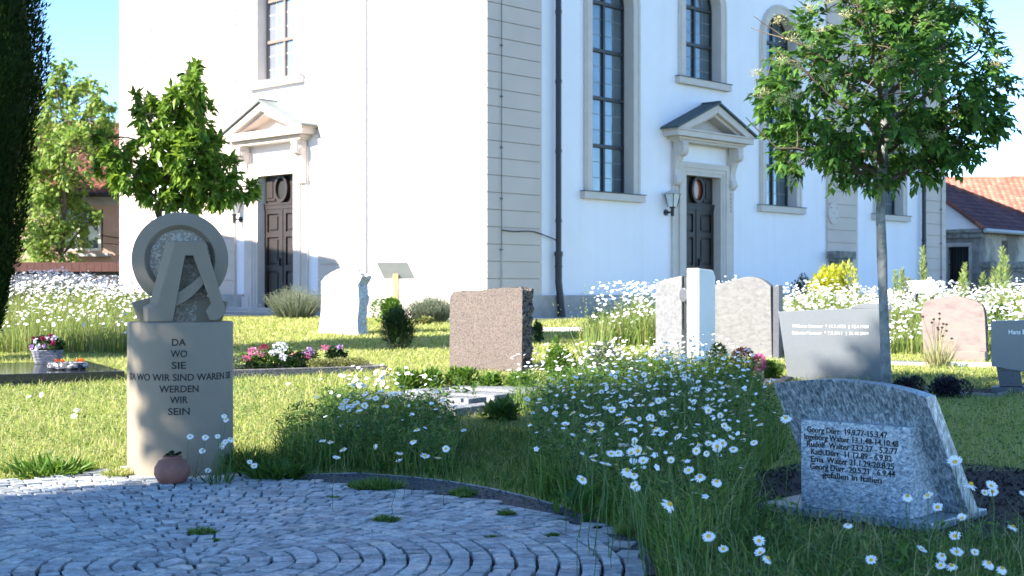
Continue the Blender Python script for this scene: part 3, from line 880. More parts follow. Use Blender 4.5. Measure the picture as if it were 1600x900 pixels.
# --- dark boundary wall with tiled coping in front of the pink house
wp = at(-60, 450, 44.0)
bw = empty('boundary_wall', (wp.x, wp.y, ZG), 0, 'dark boundary wall with red brown coping behind the daisy meadow', 'wall')
M['darkwall'] = flat('sooty_wall', (0.035, 0.028, 0.024), 0.9, var=0.4, scale=4)
M['coping'] = flat('red_brown_coping', (0.075, 0.026, 0.020), 0.8, var=0.2, scale=8)
b = MB(); b.box(0, 6.2, 0, 0.3, -0.2, 1.15); b.build('wall_body', M['darkwall'], bw)
b = MB()
for k in range(26): b.box(0.24 * k, 0.24 * k + 0.232, -0.10, 0.40, 1.15, 1.40 + rnd.uniform(-.005, .005))
b.box(-0.02, 6.25, -0.05, 0.35, 1.40, 1.45)
b.build('coping', M['coping'], bw)

# --- neighbour's house outside the picture on the left, whose roof shades the foot of the church
def off_house():
    n0, n1 = 26.75, 32.6
    u0 = 4.4
    S = Vector((0.85, 0.527, 0)); Nn = Vector((-0.527, 0.85, 0))
    org = S * u0 + Nn * n0
    h = empty('neighbour_house', (org.x, org.y, ZG), 0, 'rendered house with steep hipped roof beyond the left edge', 'house')
    p = lambda n, d, z: Nn * n - S * d + Vector((0, 0, z - ZG))
    b = MB(); b.box(0, n1 - n0, 0, 8, ZG - 0.2, 5.4); b.map(lambda x, y, z: p(x, y, z)).build('wall', M['pink'], h)
    L_ = n1 - n0; zr = 8.1
    v = [p(-.25, -.3, 5.3), p(L_ + .25, -.3, 5.3), p(L_ + .25, 8.3, 5.3), p(-.25, 8.3, 5.3), p(0.95, 2.2, zr), p(L_ - 0.2, 2.2, zr), p(L_ - 0.2, 5.8, zr), p(0.95, 5.8, zr)]
    MB().add(v, [(0, 1, 5, 4), (1, 2, 6, 5), (2, 3, 7, 6), (3, 0, 4, 7), (4, 5, 6, 7), (3, 2, 1, 0)]).build('roof', M['tile_red'], h)
off_house()

# ================================================================== letters
def text_mb(body, size, bold=0.0, depth=0.003, align='CENTER', spacing=1.0):
    """flat letters as vertices in x (along), z (up), y (depth towards -y)"""
    cu = bpy.data.curves.new('t', 'FONT'); cu.body = body; cu.size = size; cu.offset = bold
    cu.extrude = depth / 2; cu.align_x = align; cu.resolution_u = 3; cu.space_character = spacing
    ob = bpy.data.objects.new('t', cu); COL.objects.link(ob)
    dg = bpy.context.evaluated_depsgraph_get(); dg.update()
    me = bpy.data.meshes.new_from_object(ob.evaluated_get(dg))
    bpy.data.objects.remove(ob); bpy.data.curves.remove(cu)
    V = [(v.co.x, -v.co.z, v.co.y) for v in me.vertices]
    Fs = [tuple(p.vertices) for p in me.polygons]
    bpy.data.meshes.remove(me)
    return V, Fs
def fit(V, width):
    x0 = min(v[0] for v in V); x1 = max(v[0] for v in V)
    k = width / (x1 - x0); c = (x0 + x1) / 2
    return [((x - c) * k, y, z) for x, y, z in V]

# ================================================================== round memorial with Omega and Alpha
MP = Vector((-2.138, 8.78, 0.0))
M['limestone'] = flat('pale_sandstone', (0.235, 0.195, 0.145), 0.85, var=0.05, scale=7, bmp=0.25, bscale=150, bdist=0.002)
M['limerough'] = granite('pitted_sandstone', [(0.30, 0.26, 0.205), (0.36, 0.31, 0.25), (0.50, 0.45, 0.38)], 90, 0.9, bmp=0.8, bscale=70, bdist=0.012)
memo = empty('memorial', MP, 0, 'round sandstone memorial column carved with a large Omega and Alpha', 'memorial')
b = MB(); RAD = 0.332; HT = 0.985
b.lathe([(RAD - .004, -0.06), (RAD, 0.0), (RAD, 0.3), (RAD, 0.6), (RAD, HT - 0.012), (RAD - 0.004, HT - 0.003), (RAD - 0.014, HT)], 96)
b.build('column', M['limestone'], memo, smooth=True)
yaw = math.atan2(MP.x, MP.y)           # column text faces roughly the camera
def col_text(body, z, capw, ang0):
    V, Fs = text_mb(body, 0.061, 0.0006, 0.004)
    V = fit(V, capw)
    W = []
    for x, y, zz in V:
        a = x / RAD + ang0; rr = RAD - y + 0.0002
        W.append((rr * math.sin(a), -rr * math.cos(a), zz + z))
    return MB().add(W, Fs).build('inscription', M['letter'], memo, normals=False)
px2z = lambda py: CAM_H + (450 - py) / F * 8.46
A0 = 0.239 - 0.03
for body, py, wpx in (('DA', 540, 21), ('WO', 558, 25), ('SIE', 576, 22), ('WERDEN', 613, 61), ('WIR', 630, 27), ('SEIN', 648, 33)):
    col_text(body, px2z(py), wpx / F * 8.46, A0)
V, Fs = text_mb('DA WO WIR SIND WAREN SIE', 0.061, 0.0006, 0.004)
V = fit(V, 0.80)
MB().add([((RAD - y) * math.sin(x / RAD + A0 + 0.03), -(RAD - y) * math.cos(x / RAD + A0 + 0.03), z + px2z(595)) for x, y, z in V], Fs).build('inscription', M['letter'], memo, normals=False)
# sculpture in a frame that faces the camera
def face(fn_rot, dz=0.0):
    c_, s_ = math.cos(fn_rot), math.sin(fn_rot)
    return lambda x, y, z: (x * c_ - y * s_, x * s_ + y * c_, z + dz)
fr = face(-yaw - 0.04)
kx = 8.70 / F
ox = lambda px: (px - 283) * kx
oz = lambda py: CAM_H + (450 - py) * kx
cz = oz(405)
b = MB()
ro, ri = 0.302, 0.19
def ring_arc(b, prof, a0, a1, n):
    """profile (r, y) swept round the centre from angle a0 to a1"""
    k = len(prof); v = []
    for i in range(n + 1):
        a = a0 + (a1 - a0) * i / n
        for r_, y_ in prof: v.append((r_ * math.cos(a), y_, cz + r_ * math.sin(a)))
    f = [(i * k + j, i * k + (j + 1) % k, (i + 1) * k + (j + 1) % k, (i + 1) * k + j) for i in range(n) for j in range(k)]
    f += [tuple(range(k)), tuple(range(n * k + k - 1, n * k - 1, -1))]
    b.add(v, f)
prof = [(ro, -0.055), (ro, 0.12), (ri - 0.01, 0.12), (ri - 0.01, -0.02), (ri + 0.03, -0.085)]
ring_arc(b, prof, R(-52), R(232), 72)
# splayed feet of the Omega
for s in (-1, 1):
    pts = [(0.175, cz - 0.24), (0.30, oz(472)), (0.255, HT - 0.02), (0.10, HT - 0.02), (0.105, cz - 0.25)]
    pts = [(s * x, z) for x, z in pts]
    b.prism(pts, -0.06, 0.12)
b.map(fr).build('omega', M['limestone'], memo, bevel=0.006, seg=2)
b = MB()
n = 40
v = []
for j in range(9):
    for i in range(n):
        a = 2 * math.pi * i / n
        r_ = (ri + 0.012) * (j / 8)
        y_ = -0.035 - 0.045 * (1 - (j / 8) ** 2) + rnd.uniform(-.004, .004)
        v.append((r_ * math.cos(a), y_, cz + r_ * math.sin(a)))
f = [(j * n + i, j * n + (i + 1) % n, (j + 1) * n + (i + 1) % n, (j + 1) * n + i) for j in range(8) for i in range(n)]
b.add(v, f)
b.prism([(-0.13, HT - 0.02), (0.14, HT - 0.02), (0.17, cz - 0.2), (0.1, cz - 0.1), (-0.1, cz - 0.1), (-0.17, cz - 0.2)], -0.055, 0.1)
b.map(fr).build('rough_core', M['limerough'], memo)
b = MB()
def leg(pts, y0, y1): b.prism([(ox(x), oz(y)) for x, y in pts], y0, y1)
ZB = (HT - oz(0)) 
yb = 450 - (HT + 0.002 - CAM_H) / kx
fpl = [(277, 378), (321, 378), (326, 392), (313, 400), (292, 400), (273, yb), (236, yb), (236, 482), (250, 476)]
bpl = [(264, 377), (321, 377.2), (326.2, 392), (313, 400), (292, 400), (273, yb), (229, yb), (228, 479), (238, 473)]
nn_ = len(fpl)
b.add([(ox(x), -0.20, oz(y)) for x, y in fpl] + [(ox(x), -0.155, oz(y)) for x, y in bpl] + [(ox(x), -0.07, oz(y)) for x, y in bpl],
      [tuple(range(nn_)), tuple(range(3 * nn_ - 1, 2 * nn_ - 1, -1))] + [(r_ * nn_ + i, (r_ + 1) * nn_ + i, (r_ + 1) * nn_ + (i + 1) % nn_, r_ * nn_ + (i + 1) % nn_) for r_ in (0, 1) for i in range(nn_)])
leg([(305, 385), (321, 377), (354, 489), (341, yb - 2), (329, yb - 2), (322, 485), (331, 474), (303, 398)], -0.1985, -0.068)
# curved crossbar
cb = []
for k in range(9):
    t = k / 8; cb.append((262 + 58 * t, 482 - 4 * t - 34 * t ** 2.0))
cb2 = [(x - 2.0 + 5 * (i / 8), y - 20 - 3 * (i / 8)) for i, (x, y) in enumerate(cb)]
leg(cb + cb2[::-1], -0.175, -0.07)
b.map(fr).build('alpha', M['limestone'], memo, bevel=0.006, seg=2)

# terracotta bowl with a succulent in front of the column
pp = gp(269, 761); pp.z = 0.02
pot = empty('plant_pot', pp, 0, 'squat round terracotta pot with a small succulent at the foot of the memorial', 'pot')
b = MB()
b.lathe([(0.055, 0.0), (0.085, 0.018), (0.107, 0.06), (0.105, 0.10), (0.08, 0.142), (0.054, 0.152), (0.056, 0.168), (0.05, 0.168), (0.046, 0.155)], 40)
b.build('bowl', M['terracotta'], pot, smooth=True)
b = MB(); b.lathe([(0.0, 0.155), (0.046, 0.157)], 20); b.build('soil', M['soil'], pot)

# ================================================================== gravestones
M['g_blue'] = veined('streaky_blue_gneiss', (0.035, 0.055, 0.075), (0.20, 0.24, 0.275), (0.56, 0.60, 0.63), 26, (2.6, 1.5, 0.8), (0.0, 0.75, 0.0), 0.35)
M['g_blue_rough'] = veined('pecked_blue_gneiss', (0.09, 0.125, 0.16), (0.35, 0.395, 0.44), (0.66, 0.69, 0.71), 42, (1.0, 1.0, 1.7), (0.0, 0.5, 0.0), 0.85, 0.5)
M['g_pink'] = granite('speckled_pink_granite', [(0.045, 0.035, 0.03), (0.12, 0.083, 0.07), (0.145, 0.108, 0.09), (0.108, 0.083, 0.072), (0.15, 0.122, 0.107)], 130, 0.7, 0.15)
M['g_pink_rough'] = granite('split_granite', [(0.05, 0.04, 0.04), (0.14, 0.11, 0.10), (0.22, 0.18, 0.16), (0.30, 0.26, 0.23)], 45, 0.9, 0.4, 1.0, 22, 0.05)
M['g_white'] = granite('white_granite', [(0.58, 0.57, 0.55), (0.66, 0.65, 0.63), (0.72, 0.71, 0.69), (0.50, 0.49, 0.48)], 90, 0.8, 0.1)
M['g_white_rough'] = granite('split_white_granite', [(0.45, 0.45, 0.45), (0.58, 0.58, 0.58), (0.68, 0.68, 0.67)], 50, 0.9, 0.2, 0.7, 16, 0.04)
M['g_veil'] = veined('pale_veined_granite', (0.10, 0.098, 0.10), (0.14, 0.137, 0.137), (0.17, 0.166, 0.162), 9, (1.2, 1, 2.6), (0, 0.25, 0), 0.6)
M['g_veil2'] = veined('pale_mottled_granite', (0.10, 0.10, 0.108), (0.15, 0.15, 0.157), (0.19, 0.187, 0.187), 24, (1, 1, 1), (0, 0.3, 0), 0.6)
M['marble'] = flat('white_limestone', (0.76, 0.75, 0.72), 0.6, var=0.03)
M['g_grey'] = granite('fine_grey_granite', [(0.135, 0.145, 0.155), (0.165, 0.175, 0.185), (0.15, 0.16, 0.17)], 300, 0.25, 0.06)
M['g_black'] = granite('polished_black_granite', [(0.018, 0.019, 0.022), (0.026, 0.028, 0.032), (0.05, 0.053, 0.06)], 220, 0.10, 0.2)
M['g_dark'] = granite('dark_grey_granite', [(0.05, 0.055, 0.07), (0.085, 0.09, 0.11), (0.07, 0.075, 0.09)], 160, 0.5, 0.2)
M['g_rose'] = veined('rose_gneiss', (0.15, 0.108, 0.10), (0.20, 0.155, 0.145), (0.22, 0.175, 0.145), 5, (1, 1, 2.2), (0, 0.8, 0.2), 0.55)
M['g_kerb'] = granite('salt_and_pepper_kerb', [(0.08, 0.085, 0.10), (0.17, 0.18, 0.195), (0.27, 0.28, 0.29), (0.36, 0.365, 0.37), (0.23, 0.24, 0.25)], 170, 0.7, 0.2)
M['g_kerb_d'] = granite('dark_speckled_kerb', [(0.05, 0.05, 0.05), (0.13, 0.12, 0.11), (0.22, 0.20, 0.19), (0.30, 0.28, 0.27)], 150, 0.8, 0.25)

class Pose:
    """upright plane through a ground point, turned about z, to read outlines off the photograph at real size"""
    def __init__(s, P, deg):
        s.P = Vector(P); s.a = R(deg); s.ex = Vector((math.cos(s.a), math.sin(s.a), 0)); s.ey = Vector((-math.sin(s.a), math.cos(s.a), 0))
    def __call__(s, px, py, d=0.0):
        k = (px - 800) / F
        P = s.P + s.ey * d
        # (P.x + ex.x*u) = k*(P.y + ex.y*u)
        u = (k * P.y - P.x) / (s.ex.x - k * s.ex.y)
        Y = P.y + s.ex.y * u
        return (u, CAM_H + (450 - py) / F * Y - s.P.z)
    def poly(s, pts, d=0.0):
        return [s(x, y, d) for x, y in pts]

def roughen(o, amp, seed, keep_front=None):
    r_ = random.Random(seed)
    for v in o.data.vertices:
        if keep_front is not None and v.co.y < keep_front: continue
        v.co += Vector((r_.uniform(-amp, amp), r_.uniform(-amp, amp), r_.uniform(-amp, amp)))

def smooth_pts(pts, n=4):
    out = []
    for i in range(len(pts) - 1):
        p0 = pts[max(i - 1, 0)]; p1 = pts[i]; p2 = pts[i + 1]; p3 = pts[min(i + 2, len(pts) - 1)]
        for k in range(n):
            t = k / n
            out.append(tuple(0.5 * ((2 * p1[j]) + (-p0[j] + p2[j]) * t + (2 * p0[j] - 5 * p1[j] + 4 * p2[j] - p3[j]) * t * t + (-p0[j] + 3 * p1[j] - 3 * p2[j] + p3[j]) * t ** 3) for j in (0, 1)))
    return out + [pts[-1]]

def rough_block(poly_front, depth, seed, amp, parent, name, mat_front, mat_side, step=0.05):
    """block whose front stays flat while sides, top and back are split rough"""
    r_ = random.Random(seed)
    # densify outline
    P = []
    n = len(poly_front)
    for i in range(n):
        a, c = poly_front[i], poly_front[(i + 1) % n]
        L_ = math.hypot(c[0] - a[0], c[1] - a[1]); k = max(1, int(L_ / step))
        for q_ in range(k): P.append((a[0] + (c[0] - a[0]) * q_ / k, a[1] + (c[1] - a[1]) * q_ / k))
    n = len(P); rows = max(3, int(depth / step))
    cxm = sum(p[0] for p in P) / n; czm = sum(p[1] for p in P) / n
    v = []; 
    for j in range(rows + 1):
        y = depth * j / rows
        for x, z in P:
            if j == 0:
                v.append((x + r_.uniform(-amp, amp) * 0.25, 0, z + r_.uniform(-amp, amp) * .25 if z > 0.05 else z))
            else:
                k = 1 + r_.uniform(-amp, amp * 0.8) * 2
                v.append((cxm + (x - cxm) * k + r_.uniform(-amp, amp), y + r_.uniform(-amp, amp) * .6, czm + (z - czm) * k if z > 0.05 else z))
    b = MB()
    f = [(j * n + i, (j + 1) * n + i, (j + 1) * n + (i + 1) % n, j * n + (i + 1) % n) for j in range(rows) for i in range(n)]
    b.add(v, f, 1)
    b.add(v[:n], [tuple(range(n))], 0)
    b.add(v[rows * n:], [tuple(range(n - 1, -1, -1))], 1)
    return b.build(name, [mat_front, mat_side], parent)

# ---- pink granite headstone in the middle
ps = Pose(gp(815, 585), -30)
st = empty('headstone', ps.P, ps.a, 'plain speckled pink granite headstone with rough split edges', 'gravestone', 'upright gravestones')
rough_block(ps.poly([(702, 592), (815, 592), (816, 453), (808, 449), (775, 451), (735, 455), (709, 456), (703, 464)]), 0.26, 3, 0.016, st, 'slab', M['g_pink'], M['g_pink_rough'], 0.035)

# ---- white rough headstone near the church
ps = Pose(gp(556, 525), -34)
st = empty('headstone', ps.P, ps.a, 'bright white headstone with rough broken right edge, near the church', 'gravestone', 'upright gravestones')
rough_block(ps.poly([(497, 527), (560, 527), (558, 500), (561, 470), (559, 445), (566, 432), (552, 422), (536, 418), (520, 424), (508, 432), (502, 440), (502, 480)]), 0.24, 5, 0.018, st, 'slab', M['g_white'], M['g_white_rough'], 0.045)

# ---- white pillar stone beside a veined slab with a dark rod and oval between
ps = Pose(gp(1070, 588), -38)
st = empty('headstone', ps.P, ps.a, 'pale two part headstone with a dark rod and a taller white pillar', 'gravestone', 'upright gravestones')
b = MB(); b.prism(ps.poly([(1022, 559), (1063, 561), (1063, 431), (1052, 433), (1036, 437), (1022, 442)]), 0.03, 0.17); b.build('slab', M['g_veil2'], st, bevel=0.006)
b = MB(); b.prism(ps.poly([(1021, 592), (1067, 596), (1067, 562), (1021, 560)]), 0.0, 0.2); b.build('base', M['g_dark'], st, bevel=0.005)
b = MB()
b.prism(ps.poly([(1063.2, 514), (1075, 514), (1075, 432), (1063.2, 432)]), 0.06, 0.12)
rodo = b.build('rod', M['g_black'], st)
b = MB(); q0 = ps(1068.5, 461); b.prism([(q0[0] + 0.055 * math.cos(2 * math.pi * k / 24), q0[1] + 0.082 * math.sin(2 * math.pi * k / 24)) for k in range(24)], -0.012, 0.06)
b.build('oval_medallion', M['g_dark'], st, bevel=0.012)
b = MB()
x0, zb = ps(1073.0, 600, -.07); x1, _ = ps(1092, 600, -.07); zt = ps(1083, 419, -.07)[1]
dpt = 0.30
b.box(x0, x1, -0.07, dpt, -0.1, zt - 0.09)
b.add([(x0, -0.07, zt - 0.09), (x1, -0.07, zt - 0.09), (x1, dpt, zt - 0.09), (x0, dpt, zt - 0.09), (x0, -0.07, zt), (x1, -0.07, zt), (x1, dpt - 0.05, zt - 0.02), (x0, dpt - .05, zt - 0.02)], [(4, 5, 6, 7), (0, 1, 5, 4), (1, 2, 6, 5), (2, 3, 7, 6), (3, 0, 4, 7)])
pl = b.build('pillar', M['marble'], st, bevel=0.014, seg=3)

# ---- wavy pale headstone
ps = Pose(gp(1150, 560), -32)
st = empty('headstone', ps.P, ps.a, 'wide pale headstone with a wavy arched top and dark polished side panel', 'gravestone', 'upright gravestones')
top = smooth_pts([(1204, 447), (1192, 438), (1178, 433), (1164, 433), (1146, 438), (1128, 443), (1110, 446)])
b = MB(); b.prism(ps.poly([(1110, 560), (1206, 560)] + top), 0.0, 0.13); b.build('slab', M['g_veil'], st, bevel=0.006)
b = MB(); b.prism(ps.poly([(1206.5, 560), (1216, 561), (1216.5, 446), (1207, 447)]), 0.02, 0.16); b.build('side_panel', M['g_dark'], st, bevel=0.004)
b = MB(); b.prism(ps.poly([(1108, 572), (1224, 574), (1224, 561), (1108, 560.5)]), -0.04, 0.24); b.build('base', M['marble'], st, bevel=0.006)

# ---- grey polished headstone, wider at the top, white lettering
ps = Pose(gp(1300, 598), -22)
st = empty('headstone', ps.P, ps.a, 'smooth light grey headstone with two lines of white writing behind the tree trunk', 'gravestone', 'upright gravestones')
b = MB(); b.prism(ps.poly([(1233, 606), (1374, 606), (1384, 530), (1389, 483), (1330, 482), (1270, 484), (1216, 487)]), 0.0, 0.15)
b.build('slab', M['g_grey'], st, bevel=0.006)
b = MB(); b.prism(ps.poly([(1326, 481.5), (1392, 484), (1390, 477), (1372, 474.5), (1350, 474), (1334, 476)]), 0.012, 0.14); b.build('cap', M['g_grey'], st, bevel=0.008)
for body, x0, x1, py in (('Wilhelm Hanauer  * 14.3.1908  † 12.4.1988', 1238, 1357, 511.0), ('Babette Hanauer  * 7.2.1911  † 31.10.2009', 1238, 1357, 521.5)):
    V, Fs = text_mb(body, 0.055, -0.0006, 0.004)
    a0, z0_ = ps(x0, py - 1.2); a1, _ = ps(x1, py)
    V = fit(V, a1 - a0)
    MB().add([(x + (a0 + a1) / 2, y - 0.0015, z * .85 + z0_ - 0.012) for x, y, z in V], Fs).build('inscription', M['letter_w'], st, normals=False)

# ---- rose headstone with a rounded top
ps = Pose(gp(1495, 566), -26)
st = empty('headstone', ps.P, ps.a, 'rose coloured headstone with gently pointed top and rough right edge', 'gravestone', 'upright gravestones')
top = smooth_pts([(1539, 500), (1536, 480), (1527, 472), (1513, 467), (1495, 462.5), (1477, 464), (1455, 468), (1444, 474), (1440, 490)])
rough_block(ps.poly([(1443, 552), (1541, 549)] + top), 0.2, 9, 0.008, st, 'slab', M['g_rose'], M['g_pink_rough'], 0.04)
b = MB(); b.prism(ps.poly([(1457, 580), (1540, 577), (1540, 549.5), (1457, 548)]), -0.05, 0.22); b.build('base', M['g_rose'], st, bevel=0.006)

# ---- dark grey stone at the right border on a tapered blue black foot
ps = Pose(gp(1600, 618), -20)
st = empty('headstone', ps.P, ps.a, 'dark grey headstone on a black tapered foot, cut by the right border', 'gravestone', 'upright gravestones')
b = MB(); b.prism(ps.poly([(1549, 572), (1585, 579), (1640, 584), (1700, 586), (1704, 496), (1640, 499), (1548, 502)]), 0.0, 0.15); b.build('slab', M['g_grey2'] if 'g_grey2' in M else M['g_grey'], st, bevel=0.006)
b = MB(); b.prism(ps.poly([(1562, 604), (1598, 604), (1594, 580.5), (1585, 578.5), (1557, 573)]), 0.02, 0.14); b.prism(ps.poly([(1600, 604), (1690, 604), (1695, 586), (1640, 584.5), (1600, 580.5)]), 0.03, 0.13); b.build('foot', M['g_foot'] if 'g_foot' in M else M['g_dark'], st, bevel=0.004)
b = MB(); b.prism(ps.poly([(1547, 630), (1720, 636), (1720, 604.5), (1549, 604.5)]), -0.06, 0.2); b.build('base', M['g_dark'], st, bevel=0.006)
V, Fs = text_mb('Hans Er', 0.075, 0.0008, 0.004, 'LEFT'); a0, z0_ = ps(1576, 522)
x0 = min(v[0] for v in V); sc = (ps(1606, 522)[0] - a0) / (max(v[0] for v in V) - x0)
MB().add([((x - x0) * sc + a0, y - 0.0015, z * sc * 1.15 + z0_) for x, y, z in V], Fs).build('inscription', M['letter_w'], st, normals=False)

# ---- small stones far right
p = gp(1408, 486); 
ps = Pose(gp(1410, 492), -25)
st = empty('headstone', ps.P, ps.a, 'small rounded pale stone among white flowers left of the rose headstone', 'gravestone', 'upright gravestones')
rough_block(ps.poly([(1392, 494), (1424, 494), (1425, 468), (1421, 459), (1412, 453), (1402, 453), (1395, 459), (1391, 470)]), 0.25, 12, 0.012, st, 'slab', M['g_white'], M['g_white_rough'], 0.06)
ps = Pose(at(1447, 470, 24.5), 8); ps.P.z = 0.53
st = empty('information_board', ps.P, ps.a, 'tilted white board among the flowers in front of the church corner', 'sign')
b = MB(); P = ps.poly([(1429, 458), (1471, 457), (1466, 437), (1425, 439)])
b.add([(P[0][0], 0, P[0][1]), (P[1][0], 0, P[1][1]), (P[2][0], 0.18, P[2][1]), (P[3][0], 0.18, P[3][1]), (P[0][0], 0.04, P[0][1] - .01), (P[1][0], 0.04, P[1][1] - .01), (P[2][0], 0.22, P[2][1] - .01), (P[3][0], 0.22, P[3][1] - .01)], [(0, 1, 2, 3), (7, 6, 5, 4), (0, 4, 5, 1), (1, 5, 6, 2), (2, 6, 7, 3), (3, 7, 4, 0)])
b.build('panel', M['marble'], st)
b = MB()
for px in (1436, 1461): b.box(ps(px, 450)[0] - .02, ps(px, 450)[0] + .02, 0.08, 0.12, -0.05, P[0][1] + 0.05)
b.build('post', M['iron'], st)

# ---- slanted blue grey stone in the foreground
P0 = gp(1440, 830); A = -43
st = empty('headstone', P0, R(A), 'slanted streaky blue grey headstone with a lettered block and base plate', 'gravestone', 'upright gravestones')
b = MB(); b.box(-0.92, 0.06, -0.03, 0.62, -0.03, 0.045); b.build('base_plate', M['g_blue'], st, bevel=0.006)
def slab_y(z): return 0.40 - 0.60 * z
b = MB(); TH = 0.12
top = smooth_pts([(0.015, 0.665), (-0.12, 0.700), (-0.30, 0.722), (-0.50, 0.728), (-0.68, 0.712), (-0.845, 0.690)], 5)
poly = [(-0.80, 0.046), (0.075, 0.046)] + top
v = [(x, slab_y(z), z) for x, z in poly] + [(x, slab_y(z) + TH, z - 0.0) for x, z in poly]
n = len(poly)
b.add(v, [tuple(range(n)), tuple(range(2 * n - 1, n - 1, -1))] + [(i, i + n, (i + 1) % n + n, (i + 1) % n) for i in range(n)])
b.build('slab', M['g_blue'], st, bevel=0.005)
b = MB(); zt = 0.505; x0, x1 = -0.688, -0.068
yf = 0.015
v = [(x0, yf, 0.046), (x1, yf, 0.046), (x1, slab_y(0.046) + .03, 0.046), (x0, slab_y(0.046) + .03, 0.046), (x0, yf, zt), (x1, yf, zt - 0.0), (x1, slab_y(zt) + .02, zt), (x0, slab_y(zt) + .02, zt)]
b.add(v, [(3, 2, 1, 0), (4, 5, 6, 7), (0, 1, 5, 4), (1, 2, 6, 5), (2, 3, 7, 6), (3, 0, 4, 7)])
blk = b.build('lettered_block', M['g_blue_rough'], st, bevel=0.004)
rows_ = [('Georg Dürr  19.9.77-15.3.47', .06, .80), ('Ingeborg Walter 13.1.48-14.10.48', .035, .90), ('Rudolf  Walter 23.2.27 - 5.2.77', .06, .89), ('Kath.Dürr  11.12.89 - 6.9.82', .10, .84), ('Erna  Walter 21.1.29-20.8.25', .10, .86), ('Georg Dürr  20.5.21 - 6.9.44', .09, .87), ('gefallen in Italien', .21, .75)]
for i, (body, f0, f1) in enumerate(rows_):
    V, Fs = text_mb(body, 0.054, 0.0003, 0.004)
    W_ = x1 - x0
    V = fit(V, (f1 - f0) * W_)
    zb = zt - 0.062 - i * 0.0385 - 0.0
    MB().add([(x + x0 + W_ * (f0 + f1) / 2, y + yf - 0.0015, z * 0.80 + zb) for x, y, z in V], Fs).build('inscription', M['letter'], blk, normals=False)

# mulch round it
mp_ = wpoly([(1165, 745), (1250, 724), (1480, 722), (1605, 735), (1640, 800), (1605, 850), (1440, 850), (1190, 815), (1165, 780)])
MULCH = mp_
b = MB(); b.add([(x, y, 0.006) for x, y in mp_], [tuple(range(len(mp_)))])
for i in range(5000):
    x = rnd.uniform(1.0, 3.4); y = rnd.uniform(6.2, 9.4)
    if in_poly(x, y, mp_):
        s = rnd.uniform(0.006, 0.017); a = rnd.uniform(0, 6.28); q_ = rnd.uniform(.2, .6)
        b.add([(x + s * math.cos(a), y + s * math.sin(a), .006), (x - s * math.cos(a), y - s * math.sin(a), .010 + s * .6), (x - s * q_ * math.sin(a), y + s * q_ * math.cos(a), 0.010 + s * .8), (x + s * q_ * math.sin(a), y - s * q_ * math.cos(a), .008)], [(0, 2, 1), (0, 1, 3)])
tag(b.build('mulch', M['soil'], normals=False), kind='structure')

# ---- black grave slab on the left with planter and wreath bowl
Kc = gp(195, 598)
ang = R(27)
sl = empty('grave_slab', Kc, ang, 'polished black flat grave slab lying in the grass on the left', 'grave slab')
b = MB(); b.box(-3.2, 0, 0, 2.3, 0.035, 0.125); b.build('cover_slab', M['g_black'], sl, bevel=0.008)
b = MB(); b.box(-3.17, -0.03, 0.03, 2.27, -0.1, 0.033); b.build('plinth', M['g_dark'], sl)
SLZ = Kc.z + 0.125
Yb = (CAM_H - SLZ) * F / 118
pb_ = Vector(((74 - 800) / F * Yb, Yb, SLZ))
pk = empty('flower_basket', pb_, R(20), 'grey wicker basket of pansies standing on the black grave slab', 'planter')
b = MB(); n = 24
def rr_(w, d, z): return [(w * max(-1, min(1, 1.25 * math.cos(2 * math.pi * k / n))), d * max(-1, min(1, 1.25 * math.sin(2 * math.pi * k / n))), z) for k in range(n)]
lay = 9
for j in range(lay):
    k_ = j / lay; w, d = 0.13 + 0.045 * k_, 0.08 + 0.03 * k_; z = 0.16 * k_
    ring0 = rr_(w, d, z); ring1 = rr_(w + .012, d + .012, z + 0.009); ring2 = rr_(w + .003, d + .003, z + 0.018)
    b.add(ring0 + ring1 + ring2, [(i, (i + 1) % n, n + (i + 1) % n, n + i) for i in range(n)] + [(n + i, n + (i + 1) % n, 2 * n + (i + 1) % n, 2 * n + i) for i in range(n)])
b.add(rr_(0.165, 0.1, 0.15), [tuple(range(n))])
M['wicker'] = flat('grey_wicker', (0.22, 0.22, 0.25), 0.8, var=0.5, scale=40)
b.build('basket', M['wicker'], pk, normals=False)
Yw = (CAM_H - SLZ) * F / 127
wr = empty('pebble_bowl', Vector(((106 - 800) / F * Yw, Yw, SLZ)), 0, 'flat pebble covered bowl with orange flowers on the black grave slab', 'bowl')
M['pebble'] = granite('black_and_white_pebbles', [(0.02, 0.02, 0.025), (0.06, 0.06, 0.08), (0.5, 0.5, 0.52), (0.03, 0.03, 0.04), (0.22, 0.22, 0.25)], 38, 0.5, 0.1, 1.0, 40, 0.02)
b = MB(); b.lathe([(0.18, 0.0), (0.215, 0.02), (0.22, 0.05), (0.205, 0.075), (0.15, 0.075), (0.14, 0.06)], 36); b.map(lambda x, y, z: (x, y * .8, z)).build('bowl', M['pebble'], wr, smooth=True)
M['f_orange'] = leaf_mat('orange_petals', [(0.62, 0.13, 0.02), (0.75, 0.2, 0.03)], 0.2)
b = MB()
for (x, y) in ((-0.08, -0.10), (-0.02, -0.12), (0.13, -0.08), (0.15, 0.02), (0.12, 0.08)):
    for k in range(14):
        a = rnd.uniform(0, 6.28); t = rnd.uniform(.2, 1.2); s = 0.035
        b.add([(x, y, .075), (x + s * math.cos(a) * math.sin(t) - .01, y + s * math.sin(a) * math.sin(t), .085 + s * math.cos(t)), (x + s * math.cos(a + .7) * math.sin(t), y + s * math.sin(a + .7) * math.sin(t), .085 + s * math.cos(t))], [(0, 1, 2)])
b.build('blossom', M['f_orange'], wr, normals=False)

